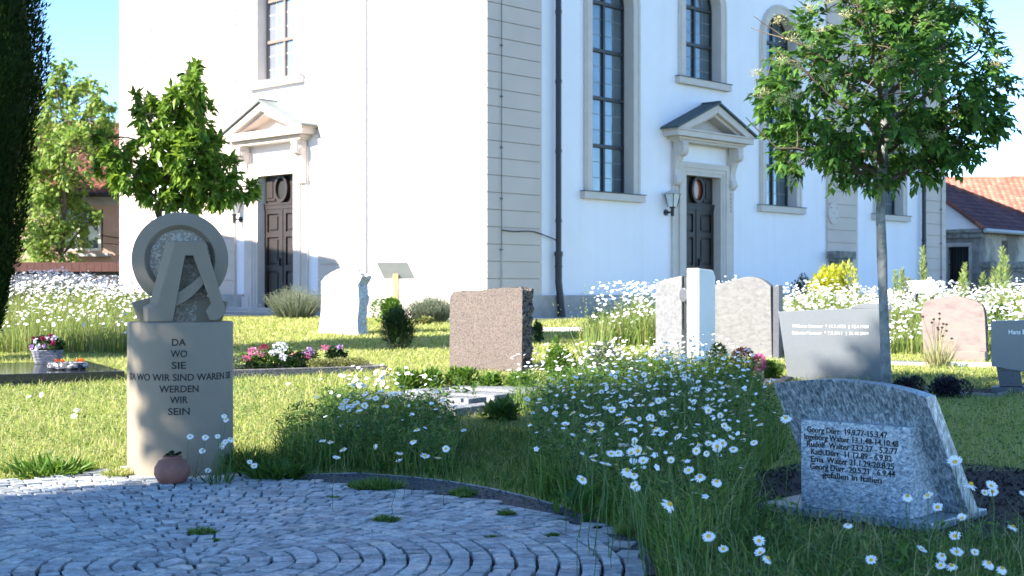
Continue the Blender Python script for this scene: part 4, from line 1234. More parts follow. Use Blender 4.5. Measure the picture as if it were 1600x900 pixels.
# ---- bed with granite kerb
Kb = gp(606, 583)
bd_ = empty('grave_kerb', Kb, R(28), 'long grave bed framed by a low speckled granite kerb, behind the memorial', 'grave')
b = MB(); b.box(-2.6, 0, 0, 0.10, -0.08, 0.085); b.build('kerb', M['g_kerb_d'], bd_, bevel=0.006)
b = MB(); b.box(-0.10, 0, 0.102, 1.1, -0.08, 0.084); b.build('kerb', M['g_kerb_d'], bd_, bevel=0.006)
b = MB(); b.box(-2.6, 0, 1.102, 1.2, -0.08, 0.084); b.build('kerb', M['g_kerb_d'], bd_, bevel=0.006)
b = MB(); b.box(-2.6, -0.101, 0.101, 1.1, -0.08, 0.05); b.build('soil', M['soil'], bd_)

# ---- low granite grave frame with cover plates in the middle
Kn = gp(712, 657)
gr = empty('low_grave', Kn, R(-34), 'low grave of stepped light granite plates among the daisies', 'grave')
def stone_box(name, *a, mat='g_kerb'):
    return MB().box(*a).build(name, M[mat], gr, bevel=0.008)
stone_box('frame_stone', -1.36, -0.52, 0.0, 0.40, -0.1, 0.135)
stone_box('frame_stone', -0.515, 0.0, -0.0, 0.20, -0.1, 0.10)
stone_box('frame_stone', -0.18, 0.0, 0.205, 2.15, -0.1, 0.10)
stone_box('frame_stone', -1.36, -1.16, 0.405, 2.15, -0.1, 0.135)
stone_box('frame_stone', -1.155, -0.185, 1.95, 2.15, -0.1, 0.12)
stone_box('cover_plate', -1.15, -0.20, 0.46, 0.74, 0.0, 0.14)
stone_box('cover_plate', -1.15, -0.20, 0.86, 1.16, 0.0, 0.145)
stone_box('cover_plate', -1.15, -0.20, 1.45, 1.88, 0.0, 0.15)
MB().box(-1.16, -0.185, 0.21, 1.95, -0.1, 0.055).build('soil', M['soil'], gr)
b = MB()
for k in range(7):
    b.box(-0.95, -0.25, 1.20 + k * 0.032, 1.215 + k * 0.032, 0.06, 0.125)
b.build('iron_grate', M['iron'], gr)

# ---- dark plaque in the path right, kerb bed in front of the dark stone
ps_ = gp(1470, 572)
pz = empty('ground_plate', (ps_.x, ps_.y, ps_.z), R(-20), 'long pale paving edge with a dark mirror plate in front of the rose headstone', 'grave slab')
b = MB(); b.box(-1.2, 1.0, -0.25, 0.1, -0.05, 0.05); b.build('frame', M['marble'], pz, bevel=0.006)
b = MB(); b.box(-1.0, 0.1, -0.2, 0.03, 0.0505, 0.058); b.build('mirror_plate', M['g_grey'], pz)
kp_ = gp(1562, 624)
kr = empty('grave_kerb', kp_, R(-34), 'grave bed of dark heather with a thin stone kerb behind the slanted stone', 'grave')
MB().box(-1.4, 0, 0, 0.06, -0.05, 0.05).build('kerb', M['g_kerb'], kr, bevel=0.004)
MB().box(-0.06, 0, 0.062, 0.9, -0.05, 0.05).build('kerb', M['g_kerb'], kr, bevel=0.004)
MB().box(-1.4, -0.061, 0.061, 0.9, -0.05, 0.03).build('soil', M['soil'], kr)
kp_ = gp(1224, 604)
kr2 = empty('grave_kerb', kp_, R(-18), 'dark stone kerb with planters at the foot of the wavy headstone', 'grave')
MB().box(-1.05, 0.02, 0, 0.08, -0.05, 0.075).build('kerb', M['g_dark'], kr2, bevel=0.004)
MB().box(-0.06, 0.02, 0.082, 1.2, -0.05, 0.07).build('kerb', M['g_dark'], kr2, bevel=0.004)
MB().box(-1.05, -0.061, 0.081, 1.0, -0.05, 0.04).build('soil', M['soil'], kr2)

# ---- information board with its back to us
ps = Pose(gp(619, 500), -6)
ib = empty('information_board', ps.P, ps.a, 'grey panel on a timber post, seen from the back, before the church', 'sign')
b = MB(); x, _ = ps(618, 480); zt = ps(618, 420)[1]
b.box(x - 0.055, x + 0.055, 0.0, 0.10, -0.1, zt); b.build('post', M['wood'], ib, bevel=0.008)
P = ps.poly([(599, 436), (648, 436), (639, 411), (590, 411)])
b = MB(); t = 0.02
q4 = [(P[0][0], 0.10, P[0][1]), (P[1][0], 0.10, P[1][1]), (P[2][0], -0.10, P[2][1]), (P[3][0], -0.10, P[3][1])]
q4 = [(x_, y_ - 0.02, z_) for x_, y_, z_ in q4]
b.add(q4 + [(x_, y_ - 0.02, z_ + 0.012) for x_, y_, z_ in q4], [(0, 1, 2, 3), (7, 6, 5, 4), (0, 4, 5, 1), (1, 5, 6, 2), (2, 6, 7, 3), (3, 7, 4, 0)])
b.build('panel', M['zinc'], ib)

# ---- wall lanterns
M['lantern_glass'] = flat('clear_lantern_glass', (0.62, 0.64, 0.62), 0.15)
def lantern(fn, wfn, t, z, label):
    base = wfn(t, 0.0, z)
    l = empty('wall_lamp', base, 0, label, 'lamp', 'wall lanterns by the doors')
    loc = lambda a, o, zz: tuple(Vector(wfn(t + a, o, z + zz)) - base)
    b = MB(); b.tube([loc(0, 0.0, 0), loc(0, 0.03, 0)], 0.075, 14); b.tube([loc(0, 0.03, 0), loc(0, 0.2, 0)], 0.022, 8); b.tube([loc(0, 0.2, -0.09), loc(0, 0.2, 0.10)], 0.04, 10); b.tube([loc(0, .2, .09), loc(0, .2, .12)], .07, 10); b.build('arm', M['iron'], l)
    b = MB()
    for w0, w1, z0, z1 in ((0.075, 0.125, 0.12, 0.42),):
        for s0, s1 in ((-1, -1), (1, -1), (1, 1), (-1, 1)): b.tube([loc(s0 * w0, .2 + s1 * w0, z0), loc(s0 * w1, .2 + s1 * w1, z1)], 0.010, 4)
    b.tube([loc(0, .2, .12), loc(0, .2, .30)], .022, 8)
    b.build('cage', M['iron'], l)
    b = MB(); w0, w1 = 0.072, 0.12
    v = [loc(s0 * w0, .2 + s1 * w0, .125) for s0, s1 in ((-1, -1), (1, -1), (1, 1), (-1, 1))] + [loc(s0 * w1, .2 + s1 * w1, .415) for s0, s1 in ((-1, -1), (1, -1), (1, 1), (-1, 1))]
    b.add(v, [(0, 1, 5, 4), (1, 2, 6, 5), (2, 3, 7, 6), (3, 0, 4, 7), (0, 3, 2, 1)]); b.build('glass', M['lantern_glass'], l)
    b = MB(); w = 0.17
    b.add([loc(s0 * w, .2 + s1 * w, .42) for s0, s1 in ((-1, -1), (1, -1), (1, 1), (-1, 1))] + [loc(s0 * .03, .2 + s1 * .03, .50) for s0, s1 in ((-1, -1), (1, -1), (1, 1), (-1, 1))], [(0, 1, 5, 4), (1, 2, 6, 5), (2, 3, 7, 6), (3, 0, 4, 7), (3, 2, 1, 0), (4, 5, 6, 7)]); b.build('hood', M['trim'], l)
lantern(fR, wR, 5.80, 2.93, 'small glass wall lantern left of the shaded church door')
lantern(fL, wL, 8.35, 2.85, 'small glass wall lantern left of the sunlit church door')

# ================================================================== foliage tools
def unit(a):
    return a / (np.linalg.norm(a, axis=-1, keepdims=True) + 1e-9)

def leaf_arrays(P, D, L, W, fold=0.25, droop=0.15, up=None):
    """folded pointed leaves: P base, D direction, L length, W half width"""
    n = len(P)
    L = np.broadcast_to(np.asarray(L, float), (n,))[:, None]; W = np.broadcast_to(np.asarray(W, float), (n,))[:, None]
    D = unit(D)
    U = rng.normal(0, 0.45, (n, 3)) + (np.array([0, 0, 1.0]) if up is None else up)
    S = unit(np.cross(D, U)); N = unit(np.cross(S, D))
    mid = P + D * L * 0.42
    a = mid + S * W + N * W * fold; c = mid - S * W + N * W * fold
    t = P + D * L - N * L * droop
    m2 = P + D * L * 0.5 - N * L * droop * 0.2
    V = np.stack([P, a, t, c, m2], 1).reshape(-1, 3)
    b = (np.arange(n) * 5)[:, None]
    T = np.concatenate([b + [0, 4, 1], b + [1, 4, 2], b + [0, 3, 4], b + [3, 2, 4]], 1).reshape(-1, 3)
    return V, T

def join(parts):
    V, T, off = [], [], 0
    for v, t in parts:
        V.append(v); T.append(t + off); off += len(v)
    return np.concatenate(V), np.concatenate(T)

def rand_dirs(n, zmin=-1.0):
    d = unit(rng.normal(0, 1, (n, 3)))
    d[:, 2] = np.where(d[:, 2] < zmin, -d[:, 2], d[:, 2])
    return d

def ell_points(n, c, r, shell=0.5):
    d = rand_dirs(n); q = rng.uniform(0, 1, n) ** (1 / 3.0)
    q = q * (1 - shell) + shell * (0.75 + 0.25 * q)
    return np.asarray(c) + d * q[:, None] * np.asarray(r), d

def grow(MBo, a, b_, r0, r1, n=5, wob=0.08, seg=4):
    a = Vector(a); b_ = Vector(b_)
    L_ = (b_ - a).length
    pts = [a.lerp(b_, k / seg) + Vector((rnd.gauss(0, 1), rnd.gauss(0, 1), rnd.gauss(0, .6))) * wob * L_ * (0.5 if 0 < k < seg else 0) for k in range(seg + 1)]
    MBo.tube(pts, [r0 + (r1 - r0) * k / seg for k in range(seg + 1)], n, cap=False)
    return pts

M['bark'] = flat('grey_bark', (0.20, 0.205, 0.195), 0.9, var=0.45, scale=9, bmp=0.8, bscale=40, bdist=0.015)
M['bark_d'] = flat('brown_bark', (0.09, 0.07, 0.05), 0.9, var=0.4, scale=12, bmp=0.6, bscale=40, bdist=0.01)
M['l_ash'] = leaf_mat('ash_leaf', [(0.022, 0.068, 0.016), (0.045, 0.12, 0.022), (0.075, 0.175, 0.030), (0.13, 0.25, 0.045)], 0.35, 0.5, 0.2)
M['l_bright'] = leaf_mat('bright_green_leaf', [(0.07, 0.15, 0.015), (0.13, 0.235, 0.025), (0.22, 0.33, 0.05)], 0.4)
M['l_light'] = leaf_mat('light_green_leaf', [(0.11, 0.20, 0.03), (0.19, 0.29, 0.05), (0.29, 0.36, 0.10)], 0.42)
M['l_dark'] = leaf_mat('dark_needle', [(0.006, 0.017, 0.003), (0.012, 0.029, 0.006), (0.028, 0.052, 0.010)], 0.1, 0.8, 0.08)
M['panicle'] = leaf_mat('cream_panicle', [(0.46, 0.45, 0.22), (0.60, 0.57, 0.33)], 0.3, 0.8)
M['l_shade'] = leaf_mat('chestnut_leaf', [(0.03, 0.08, 0.015), (0.06, 0.12, 0.02)], 0.2)

# ---- young ash at the right: trunk, limbs, pinnate leaves and cream panicles
TB = Vector((3.74, 13.6, float(gz(13.6))))
ash = empty('ash_tree', TB, 0, 'young flowering tree with grey trunk and dense round green crown, on the right', 'tree')
ta = lambda px, py, dY=0.0: at(px, py, 13.6 + dY) - TB
b = MB()
tr = [(Vector((0, 0, -0.1)), .060), (ta(1384, 560), .050), (ta(1380, 470), .047), (ta(1378, 400), .049), (ta(1376, 340), .046), (ta(1377, 300), .047), (ta(1378, 275), .052), (ta(1381, 215), .042), (ta(1383, 120), .03), (ta(1386, 20), .018), (ta(1388, -60), .008)]
b.tube([p for p, r_ in tr], [r_ for p, r_ in tr], 16)
for v_i in range(len(b.v)):
    x, y, z = b.v[v_i]; k = 1 + 0.05 * math.sin(z * 17 + x * 30) + rnd.uniform(-.02, .02)
    b.v[v_i] = (x * 1.0 + (k - 1) * 0.08 * math.sin(z * 9), y + (k - 1) * .05, z)
b.build('trunk', M['bark'], ash, smooth=True)
b = MB(); tw_ends = []
cx_, cz_ = 1384, 112
limbs = []
for i in range(17):
    a = 2 * math.pi * (i * 0.382) + rnd.uniform(-.2, .2)
    h0 = 292 - i * 17.0
    base = ta(1379, h0)
    hh = i / 17
    ln = (1.08 - 0.35 * hh) * rnd.uniform(.8, 1.1)
    tip = base + Vector((math.cos(a) * ln, math.sin(a) * ln, 0.40 + 0.42 * rnd.random() + 0.1 * hh))
    limbs.append((base, tip))
limbs.append((ta(1380, 300), ta(1470, 222, -.2))); limbs.append((ta(1376, 296), ta(1300, 240, -.2)))
limbs.append((ta(1378, 250), ta(1185, 150, 0.1))); limbs.append((ta(1378, 240), ta(1215, 232, -.2))); limbs.append((ta(1380, 230), ta(1575, 130, .1))); limbs.append((ta(1380, 220), ta(1530, 190, -.3)))
for base, tip in limbs:
    pts = grow(b, base, tip, 0.028, 0.010, 6, 0.07, 5)
    for p in pts[2:]:
        for k in range(3):
            e = p + Vector((rnd.gauss(0, .17), rnd.gauss(0, .17), rnd.gauss(0.05, .14)))
            grow(b, p, e, 0.008, 0.004, 4, 0.06, 3); tw_ends.append(e)
b.build('limbs', M['bark_d'], ash, smooth=True)
# further twig ends fill the crown outline
cen = np.array(ta(1382, 118)); rad = np.array([1.26, 1.22, 1.05])
extra, _ = ell_points(235, cen, rad, 0.55)
holes = [np.array(ta(1290, 175, -.6)), np.array(ta(1500, 60, -.4)), np.array(ta(1345, 60, -.7)), np.array(ta(1440, 235, -.3)), np.array(ta(1240, 90, -.4)), np.array(ta(1560, 210, 0))]
keep = np.ones(len(extra), bool)
for h in holes: keep &= np.linalg.norm((extra - h) * np.array([1, .5, 1]), axis=1) > 0.24
E = np.concatenate([extra[keep], np.array([tuple(e) for e in tw_ends])])
# lobes of the crown: it narrows towards the top and is flat below
epx = 800 + F * (E[:, 0] + TB.x) / (E[:, 1] + TB.y); epy = 450 - F * (E[:, 2] + TB.z - CAM_H) / (E[:, 1] + TB.y)
lo_ = np.interp(epy, [-60, 0, 60, 100, 130, 200, 240, 285], [1300, 1268, 1238, 1222, 1188, 1190, 1208, 1285])
hi_ = np.interp(epy, [-60, 0, 50, 100, 130, 190, 240, 285], [1480, 1512, 1530, 1575, 1580, 1550, 1515, 1420])
E = E[(epx > lo_) & (epx < hi_) & (epy < 272)]
parts = []; pan = []
for e in E:
    out = unit(e - cen + np.array([0, 0, 0.1]))
    for k in range(4):
        d = unit(out * 0.7 + rng.normal(0, 0.7, 3) + np.array([0, 0, -0.10]))
        Lr = rng.uniform(0.13, 0.22)
        s = unit(np.cross(d, np.array([0, 0, 1.0]) + rng.normal(0, .25, 3)))
        tt = np.array([0.35, 0.35, 0.62, 0.62, 0.88, 0.88, 1.0])
        sg = np.array([1, -1, 1, -1, 1, -1, 0.0])
        P = e + d * (tt * Lr)[:, None] + np.array([0, 0, -0.35]) * ((tt ** 2) * Lr * 0.5)[:, None]
        D = d * 0.75 + s * sg[:, None] * 0.85 + np.array([0, 0, -0.25]) + rng.normal(0, .12, (7, 3))
        parts.append(leaf_arrays(P, D, rng.uniform(0.08, 0.12, 7), rng.uniform(.021, .031, 7), 0.3, 0.2))
V, T = join(parts)
np_mesh('crown', V, T, M['l_ash'], ash)
# panicles on the outside
pc = []
for px, py in ((1215, 35), (1240, 60), (1262, 20), (1225, 95), (1285, 45), (1250, 110), (1320, 30), (1390, 20), (1445, 40), (1500, 15), (1520, 45), (1180, 120), (1240, 150), (1225, 160), (1390, 105), (1470, 95), (1560, 100), (1455, 220), (1265, 75), (1300, 10), (1340, 5), (1195, 150), (1290, 130)):
    dY = -1.15 * math.sqrt(max(0.02, 1 - ((px - 1384) / 215) ** 2 - ((py - 112) / 185) ** 2))
    pc.append(np.array(ta(px + rnd.uniform(-5, 5), py + rnd.uniform(-5, 5), dY)))
parts = []
for c in pc:
    n = 150
    d = rand_dirs(n, -0.3); P = c + d * rng.uniform(0, .11, n)[:, None] * np.array([1, 1, .8])
    parts.append(leaf_arrays(P, d, rng.uniform(0.014, 0.028, n), 0.0035, 0.2, 0.1))
V, T = join(parts); np_mesh('flower_panicle', V, T, M['panicle'], ash)

# ---- generic leafy tree from blobs given in pixels
def blob_tree(name, base, label, trunk_px, blobs, Y, leafL, leafW, per, mat, bark, tr_r, group=None, depth=0.8, twig=0.33, drp=0.4, shell=.5):
    B0 = Vector(base)
    t = empty(name, B0, 0, label, 'tree', group)
    b = MB()
    tp = [Vector((0, 0, -0.1))] + [at(x, y, Y) - B0 for x, y in trunk_px]
    b.tube(tp, [tr_r * (1 - 0.75 * k / (len(tp) - 1)) for k in range(len(tp))], 10)
    b.build('trunk', bark, t, smooth=True)
    b = MB(); parts = []
    for (px, py, rp, nt) in blobs:
        dy = rnd.uniform(-depth, depth)
        c = at(px, py, Y + dy) - B0; r_ = rp / F * Y
        a = min(tp, key=lambda p: (p - c).length + max(0, p.z - c.z) * 3)
        pts = grow(b, a, c, tr_r * 0.35, tr_r * 0.15, 5, 0.06, 4)
        ends, _ = ell_points(nt, c, (r_, r_ * 1.1, r_), shell)
        for e in ends:
            s = rnd.choice(pts[2:])
            grow(b, s, e, tr_r * .1, tr_r * .05, 4, 0.05, 3)
            out = unit(e - np.array(c) + np.array([0, 0, .05]))
            n = per
            D = out * 0.8 + rng.normal(0, 0.6, (n, 3)) + np.array([0, 0, -drp])
            P = e + rng.normal(0, twig * r_ * 0.5, (n, 3))
            parts.append(leaf_arrays(P, D, rng.uniform(.7, 1.2, n) * leafL, rng.uniform(.8, 1.1, n) * leafW, 0.3, 0.2))
    b.build('limbs', bark, t, smooth=True)
    V, T = join(parts); np_mesh('crown', V, T, mat, t)
    return t
yb_ = 17.5
blob_tree('young_tree', (at(262, 450, yb_).x, yb_, float(gz(yb_))), 'small bright green tree standing right behind the memorial', [(250, 400), (249, 330), (258, 280), (270, 220), (285, 150), (294, 105)],
          [(299, 110, 12, 7), (296, 130, 15, 8), (304, 150, 17, 9), (275, 160, 20, 11), (225, 160, 16, 9), (232, 178, 20, 11), (312, 178, 22, 13), (268, 195, 26, 16), (300, 205, 24, 14), (240, 225, 30, 20), (290, 240, 32, 22), (185, 240, 24, 15), (170, 262, 18, 9), (335, 235, 22, 12), (250, 270, 34, 24), (310, 270, 32, 22), (352, 262, 20, 11), (200, 270, 26, 15), (372, 290, 20, 12), (340, 300, 22, 13), (245, 305, 24, 15), (295, 312, 24, 15), (165, 215, 14, 6), (388, 300, 12, 6)],
          yb_, 0.150, 0.030, 22, M['l_bright'], M['bark_d'], 0.05, depth=0.45, drp=0.55)
yt = 46.0
blob_tree('deciduous_tree', (at(95, 450, yt).x, yt, 0.58), 'loose light green tree in front of the pink house', [(95, 400), (100, 320), (96, 250), (100, 190), (85, 130)],
          [(75, 125, 28, 12), (110, 135, 30, 12), (145, 150, 26, 9), (165, 160, 18, 6), (60, 170, 40, 20), (105, 180, 42, 22), (140, 190, 30, 12), (70, 225, 45, 26), (120, 235, 46, 26), (155, 225, 22, 7), (60, 280, 46, 28), (100, 290, 36, 18), (50, 335, 46, 30), (92, 340, 46, 28), (138, 345, 18, 7), (45, 385, 36, 20), (90, 388, 40, 22), (165, 190, 20, 6), (30, 250, 30, 14)],
          yt, 0.21, 0.07, 26, M['l_light'], M['bark_d'], 0.12, depth=1.0, drp=0.3)

# ---- dark columnar conifer at the left border
yc = 17.0
cb_ = Vector((at(-55, 450, yc).x, yc, float(gz(yc))))
con = empty('conifer', cb_, 0, 'dark dense columnar conifer at the left border', 'tree')
MB().tube([(0, 0, -0.1), (0, 0, 2), (0, 0, 7)], [.16, .13, .03], 10).build('trunk', M['bark_d'], con, smooth=True)
edge = [(520, 2), (505, 6), (450, 18), (400, 30), (350, 38), (300, 42), (250, 48), (200, 58), (150, 66), (110, 72), (60, 70), (0, 60), (-60, 56), (-140, 46), (-220, 20), (-300, -30)]
zz = [CAM_H + (450 - y) / F * yc - cb_.z for y, x in edge]; rr2 = [at(x - 8, 450, yc).x - cb_.x for y, x in edge]
n = 62000
z = rng.uniform(zz[0], zz[-1], n); rz = np.interp(z, zz, rr2)
a = rng.uniform(0, 2 * np.pi, n)
lump = 1 + 0.05 * np.sin(a * 5 + z * 3) + 0.05 * np.sin(a * 9 - z * 7) + rng.normal(0, .035, n)
q = np.where(rng.uniform(0, 1, n) < 0.75, rng.uniform(.86, 1, n), rng.uniform(.5, .9, n))
P = np.stack([np.cos(a) * rz * q * lump, np.sin(a) * rz * q * lump, z], 1)
D = np.stack([np.cos(a) * .55, np.sin(a) * .55, np.full(n, .8)], 1) + rng.normal(0, .35, (n, 3))
V, T = leaf_arrays(P, D, rng.uniform(.05, .11, n), .012, .2, .0)
np_mesh('crown', V, T, M['l_dark'], con)
# dense inner mass so that the crown does not let light through
b = MB(); b.lathe([(max(0.02, r_ * .84), z_) for r_, z_ in zip(rr2, zz)][:-1], 24); b.build('inner_foliage', M['l_dark'], con)

# ---- large trees outside the picture on the left whose crowns shade the foreground
def shade_tree(u, n_, cz0, rn, rz_, ru, count, name='chestnut_tree', label='large broad chestnut tree standing beyond the left edge', leaf=0.2, cuts=()):
    w = lambda uu, nn, z: np.array([0.85 * uu - 0.527 * nn, 0.527 * uu + 0.85 * nn, z])
    B0 = w(u, n_, 0.0)
    t = empty(name, tuple(B0), 0, label, 'tree')
    MB().tube([(0, 0, -0.1), (0.05, 0, 2.0), (0, 0.05, cz0), (0, 0, cz0 + rz_ * .7)], [.34, .28, .2, .05], 12).build('trunk', M['bark_d'], t, smooth=True)
    d = rand_dirs(count); q = rng.uniform(0.03, 1, count) ** 0.36
    loc = d * q[:, None]
    uu, nn, zz_ = loc[:, 0] * ru, loc[:, 1] * rn, loc[:, 2] * rz_
    lump = 1 + 0.05 * np.sin(6 * np.arctan2(loc[:, 2], loc[:, 1])) + 0.05 * np.sin(11 * np.arctan2(loc[:, 2], loc[:, 1]) + 1)
    nn *= lump; zz_ *= lump
    keep = np.ones(count, bool)
    for (cn, cz2, cr) in cuts: keep &= ((n_ + nn - cn) ** 2 + (cz0 + zz_ - cz2) ** 2) > cr * cr
    P = np.stack([0.85 * uu - 0.527 * nn, 0.527 * uu + 0.85 * nn, cz0 + zz_], 1)[keep]
    D = rand_dirs(len(P)) + np.array([0, 0, -.3])
    V, T = leaf_arrays(P, D, rng.uniform(.7, 1.2, len(P)) * leaf, leaf * .32, .2, .2)
    np_mesh('crown', V, T, M['l_shade'], t)
# shadow on the ground lands at u = u0 + 1.66 z, keeping n
SHADE_CUTS = [(8.5, 6.66, .24), (8.85, 6.5, .18), (9.1, 6.3, .16), (8.55, 5.9, 0.14), (8.75, 6.1, 0.10), (8.35, 5.55, .10), (8.6, 5.4, .08), (7.4, 5.2, 0.10), (6.3, 5.2, .08), (7.9, 7.6, .22), (6.4, 8.2, .16), (9.0, 7.0, .2), (8.4, 7.9, .15), (7.2, 7.0, .12), (9.25, 11.3, .40), (9.5, 10.7, .22), (4.9, 7.7, .12), (5.3, 6.9, .10), (5.0, 6.3, .08)]
shade_tree(-6.0, 5.3, 9.4, 5.0, 4.9, 1.8, 95000, cuts=SHADE_CUTS)

shade_tree(-9.0, 5.0, 6.3, 2.95, 3.3, 1.6, 42000, 'added_shade_tree', 'lower round tree, unseen, added beyond the left edge to shade the paving', .2)  # second unseen crown, added to close light leaks on the cobbles

# ================================================================== grass
def grass(name, poly, dens, h0, h1, w0, lean, mat, exclude=(), yfall=None, kind='stuff', zoff=0.0, seed_head=0.0, hfun=None, clumpy=0.0):
    """blades (two bent triangles + tip) scattered over a ground polygon"""
    xs_ = [p[0] for p in poly]; ys_ = [p[1] for p in poly]
    x0, x1, y0, y1 = min(xs_), max(xs_), min(ys_), max(ys_)
    n = int((x1 - x0) * (y1 - y0) * dens)
    X = rng.uniform(x0, x1, n); Y = rng.uniform(y0, y1, n)
    k = in_poly(X, Y, poly)
    if yfall is not None: k &= rng.uniform(0, 1, n) < yfall(Y)
    k &= np.abs(X) < 0.42 * np.abs(Y) + 1.8
    for e in exclude: k &= ~in_poly(X, Y, e)
    if clumpy:
        c = np.sin(X * 3.1 + 1.7 * np.sin(Y * 2.3)) + np.sin(Y * 3.7 + 1.3 * np.sin(X * 2.9)) + 0.6 * np.sin(X * 9.1 + Y * 7.3)
        k &= rng.uniform(-1, 1, n) * 1.3 < c * clumpy + 0.5
    X, Y = X[k], Y[k]; n = len(X)
    H = rng.uniform(h0, h1, n) * (rng.uniform(.55, 1, n))
    if hfun is not None: H = H * hfun(X, Y)
    Wd = w0 * rng.uniform(.7, 1.3, n) * np.maximum(1, Y / 9.0)
    A = rng.uniform(0, 2 * np.pi, n); B_ = rng.uniform(0, 2 * np.pi, n)
    ln = H * rng.uniform(0.1, 1, n) * lean
    P = np.stack([X, Y, gz(Y) + zoff - 0.005], 1)
    S = np.stack([np.cos(A), np.sin(A), np.zeros(n)], 1) * Wd[:, None] * .5
    Dd = np.stack([np.cos(B_), np.sin(B_), np.zeros(n)], 1)
    m1 = P + Dd * (ln * .25)[:, None] + np.array([0, 0, 1.0]) * (H * .55)[:, None]
    tp = P + Dd * ln[:, None] + np.array([0, 0, 1.0]) * (H * (1 - .15 * lean))[:, None]
    V = np.stack([P - S, P + S, m1 + S * .8, m1 - S * .8, tp], 1).reshape(-1, 3)
    b = (np.arange(n) * 5)[:, None]
    T = np.concatenate([b + [0, 1, 2], b + [0, 2, 3], b + [3, 2, 4]], 1).reshape(-1, 3)
    o = np_mesh(name, V, T, mat)
    tag(o, kind=kind)
    return o

M['blade'] = leaf_mat('lawn_blade', [(0.15, 0.22, 0.032), (0.26, 0.335, 0.06), (0.36, 0.41, 0.10), (0.45, 0.445, 0.18), (0.54, 0.48, 0.26)], 0.35, 0.55, 0.25)
M['blade_t'] = leaf_mat('meadow_blade', [(0.032, 0.08, 0.014), (0.07, 0.15, 0.024), (0.125, 0.22, 0.04), (0.24, 0.30, 0.09)], 0.35, 0.5, 0.25)
M['blade_m'] = leaf_mat('pale_meadow_blade', [(0.10, 0.17, 0.03), (0.15, 0.22, 0.045), (0.20, 0.24, 0.07), (0.26, 0.26, 0.11)], 0.4, 0.55, 0.25)
M['straw'] = leaf_mat('straw_stalk', [(0.28, 0.28, 0.12), (0.38, 0.35, 0.18), (0.18, 0.24, 0.08)], 0.3, 0.6)

def foot(o, x0, x1, y0, y1):
    a = o.rotation_euler.z; c, s = math.cos(a), math.sin(a)
    return [(o.location.x + x * c - y * s, o.location.y + x * s + y * c) for x, y in ((x0, y0), (x1, y0), (x1, y1), (x0, y1))]
church_foot = [(p.x, p.y) for p in (corner(1.7, 1.7), wR(LENR, 1.7, 0), wR(LENR, -LENL, 0), wL(LENL, 1.7, 0))]
EXC = [PAVE_ALL, MULCH, PATH2, church_foot, foot(sl, -3.2, 0, 0, 2.3), foot(bd_, -2.6, 0, 0, 1.2), foot(gr, -1.36, 0, 0, 2.15), foot(pz, -1.2, 1, -.25, .1), foot(kr, -1.4, 0, 0, .9), foot(kr2, -1.05, 0.02, 0, 1.0)]
# clumps of tall ox-eye daisy foliage
CL_A = wpoly([(425, 733), (490, 741), (560, 741), (640, 747), (705, 752), (720, 705), (700, 672), (600, 668), (520, 672), (455, 690)])
CL_M = wpoly([(705, 754), (770, 764), (835, 780), (880, 796), (900, 740), (870, 690), (760, 672), (700, 680)])
CL_B = wpoly([(835, 784), (905, 804), (965, 828), (1012, 858), (1030, 905), (1110, 905), (1180, 830), (1165, 780), (1190, 745), (1230, 715), (1200, 668), (1080, 650), (930, 650), (850, 665), (830, 700)])
CL_C = wpoly([(1020, 905), (1130, 845), (1185, 822), (1330, 852), (1460, 862), (1660, 862), (1760, 1000), (1500, 1100), (1010, 1100)])
CL_D = wpoly([(500, 668), (620, 664), (690, 668), (680, 640), (560, 630), (505, 640)])
CL_E = wpoly([(800, 650), (1010, 655), (1170, 655), (1190, 610), (1100, 590), (1000, 590), (860, 612), (790, 630)])
lawn = [(-14, 6.2), (14, 6.2), (14, 27.6), (-14, 27.6)]
grass('lawn', [(-8, 6.4), (8, 6.4), (8, 13.0), (-8, 13.0)], 5200, 0.035, 0.075, 0.0042, 0.8, M['blade'], EXC)
grass('lawn', [(-9, 13.0), (9, 13.0), (9, 18.5), (-9, 18.5)], 2100, 0.04, 0.08, 0.0048, 0.8, M['blade'], EXC)
grass('lawn', [(-14, 18.5), (14, 18.5), (14, 28.5), (-14, 28.5)], 900, 0.04, 0.09, 0.006, 0.8, M['blade'], EXC)
# shaggy longer tufts over the lawn
grass('rough_grass', [(-9, 7.0), (9, 7.0), (9, 17.0), (-9, 17.0)], 420, 0.08, 0.17, 0.0042, 1.1, M['blade'], EXC, clumpy=0.9)
NX = [PAVE_ALL, MULCH, foot(gr, -1.36, 0, 0, 2.15)]
grass('tall_grass', CL_A, 1900, 0.12, 0.42, 0.0056, 0.75, M['blade_t'], NX)
grass('tall_grass', CL_M, 1900, 0.05, 0.17, 0.005, 0.9, M['blade_t'], NX)
grass('tall_grass', CL_B, 1900, 0.14, 0.50, 0.0056, 0.8, M['blade_t'], NX)
grass('tall_grass', CL_C, 2000, 0.06, 0.30, 0.0046, 1.1, M['blade_t'], NX)
grass('tall_grass', CL_D, 2000, 0.12, 0.34, 0.005, 0.6, M['blade_t'], NX)
grass('tall_grass', CL_E, 2000, 0.15, 0.40, 0.005, 0.6, M['blade_t'], NX)
grass('dry_stalks', CL_B, 150, 0.40, 0.68, 0.0032, 0.8, M['straw'], NX)
grass('dry_stalks', CL_C, 110, 0.25, 0.45, 0.0032, 0.9, M['straw'], NX)
grass('dry_stalks', CL_A, 130, 0.30, 0.5, 0.0032, 0.7, M['straw'], NX)
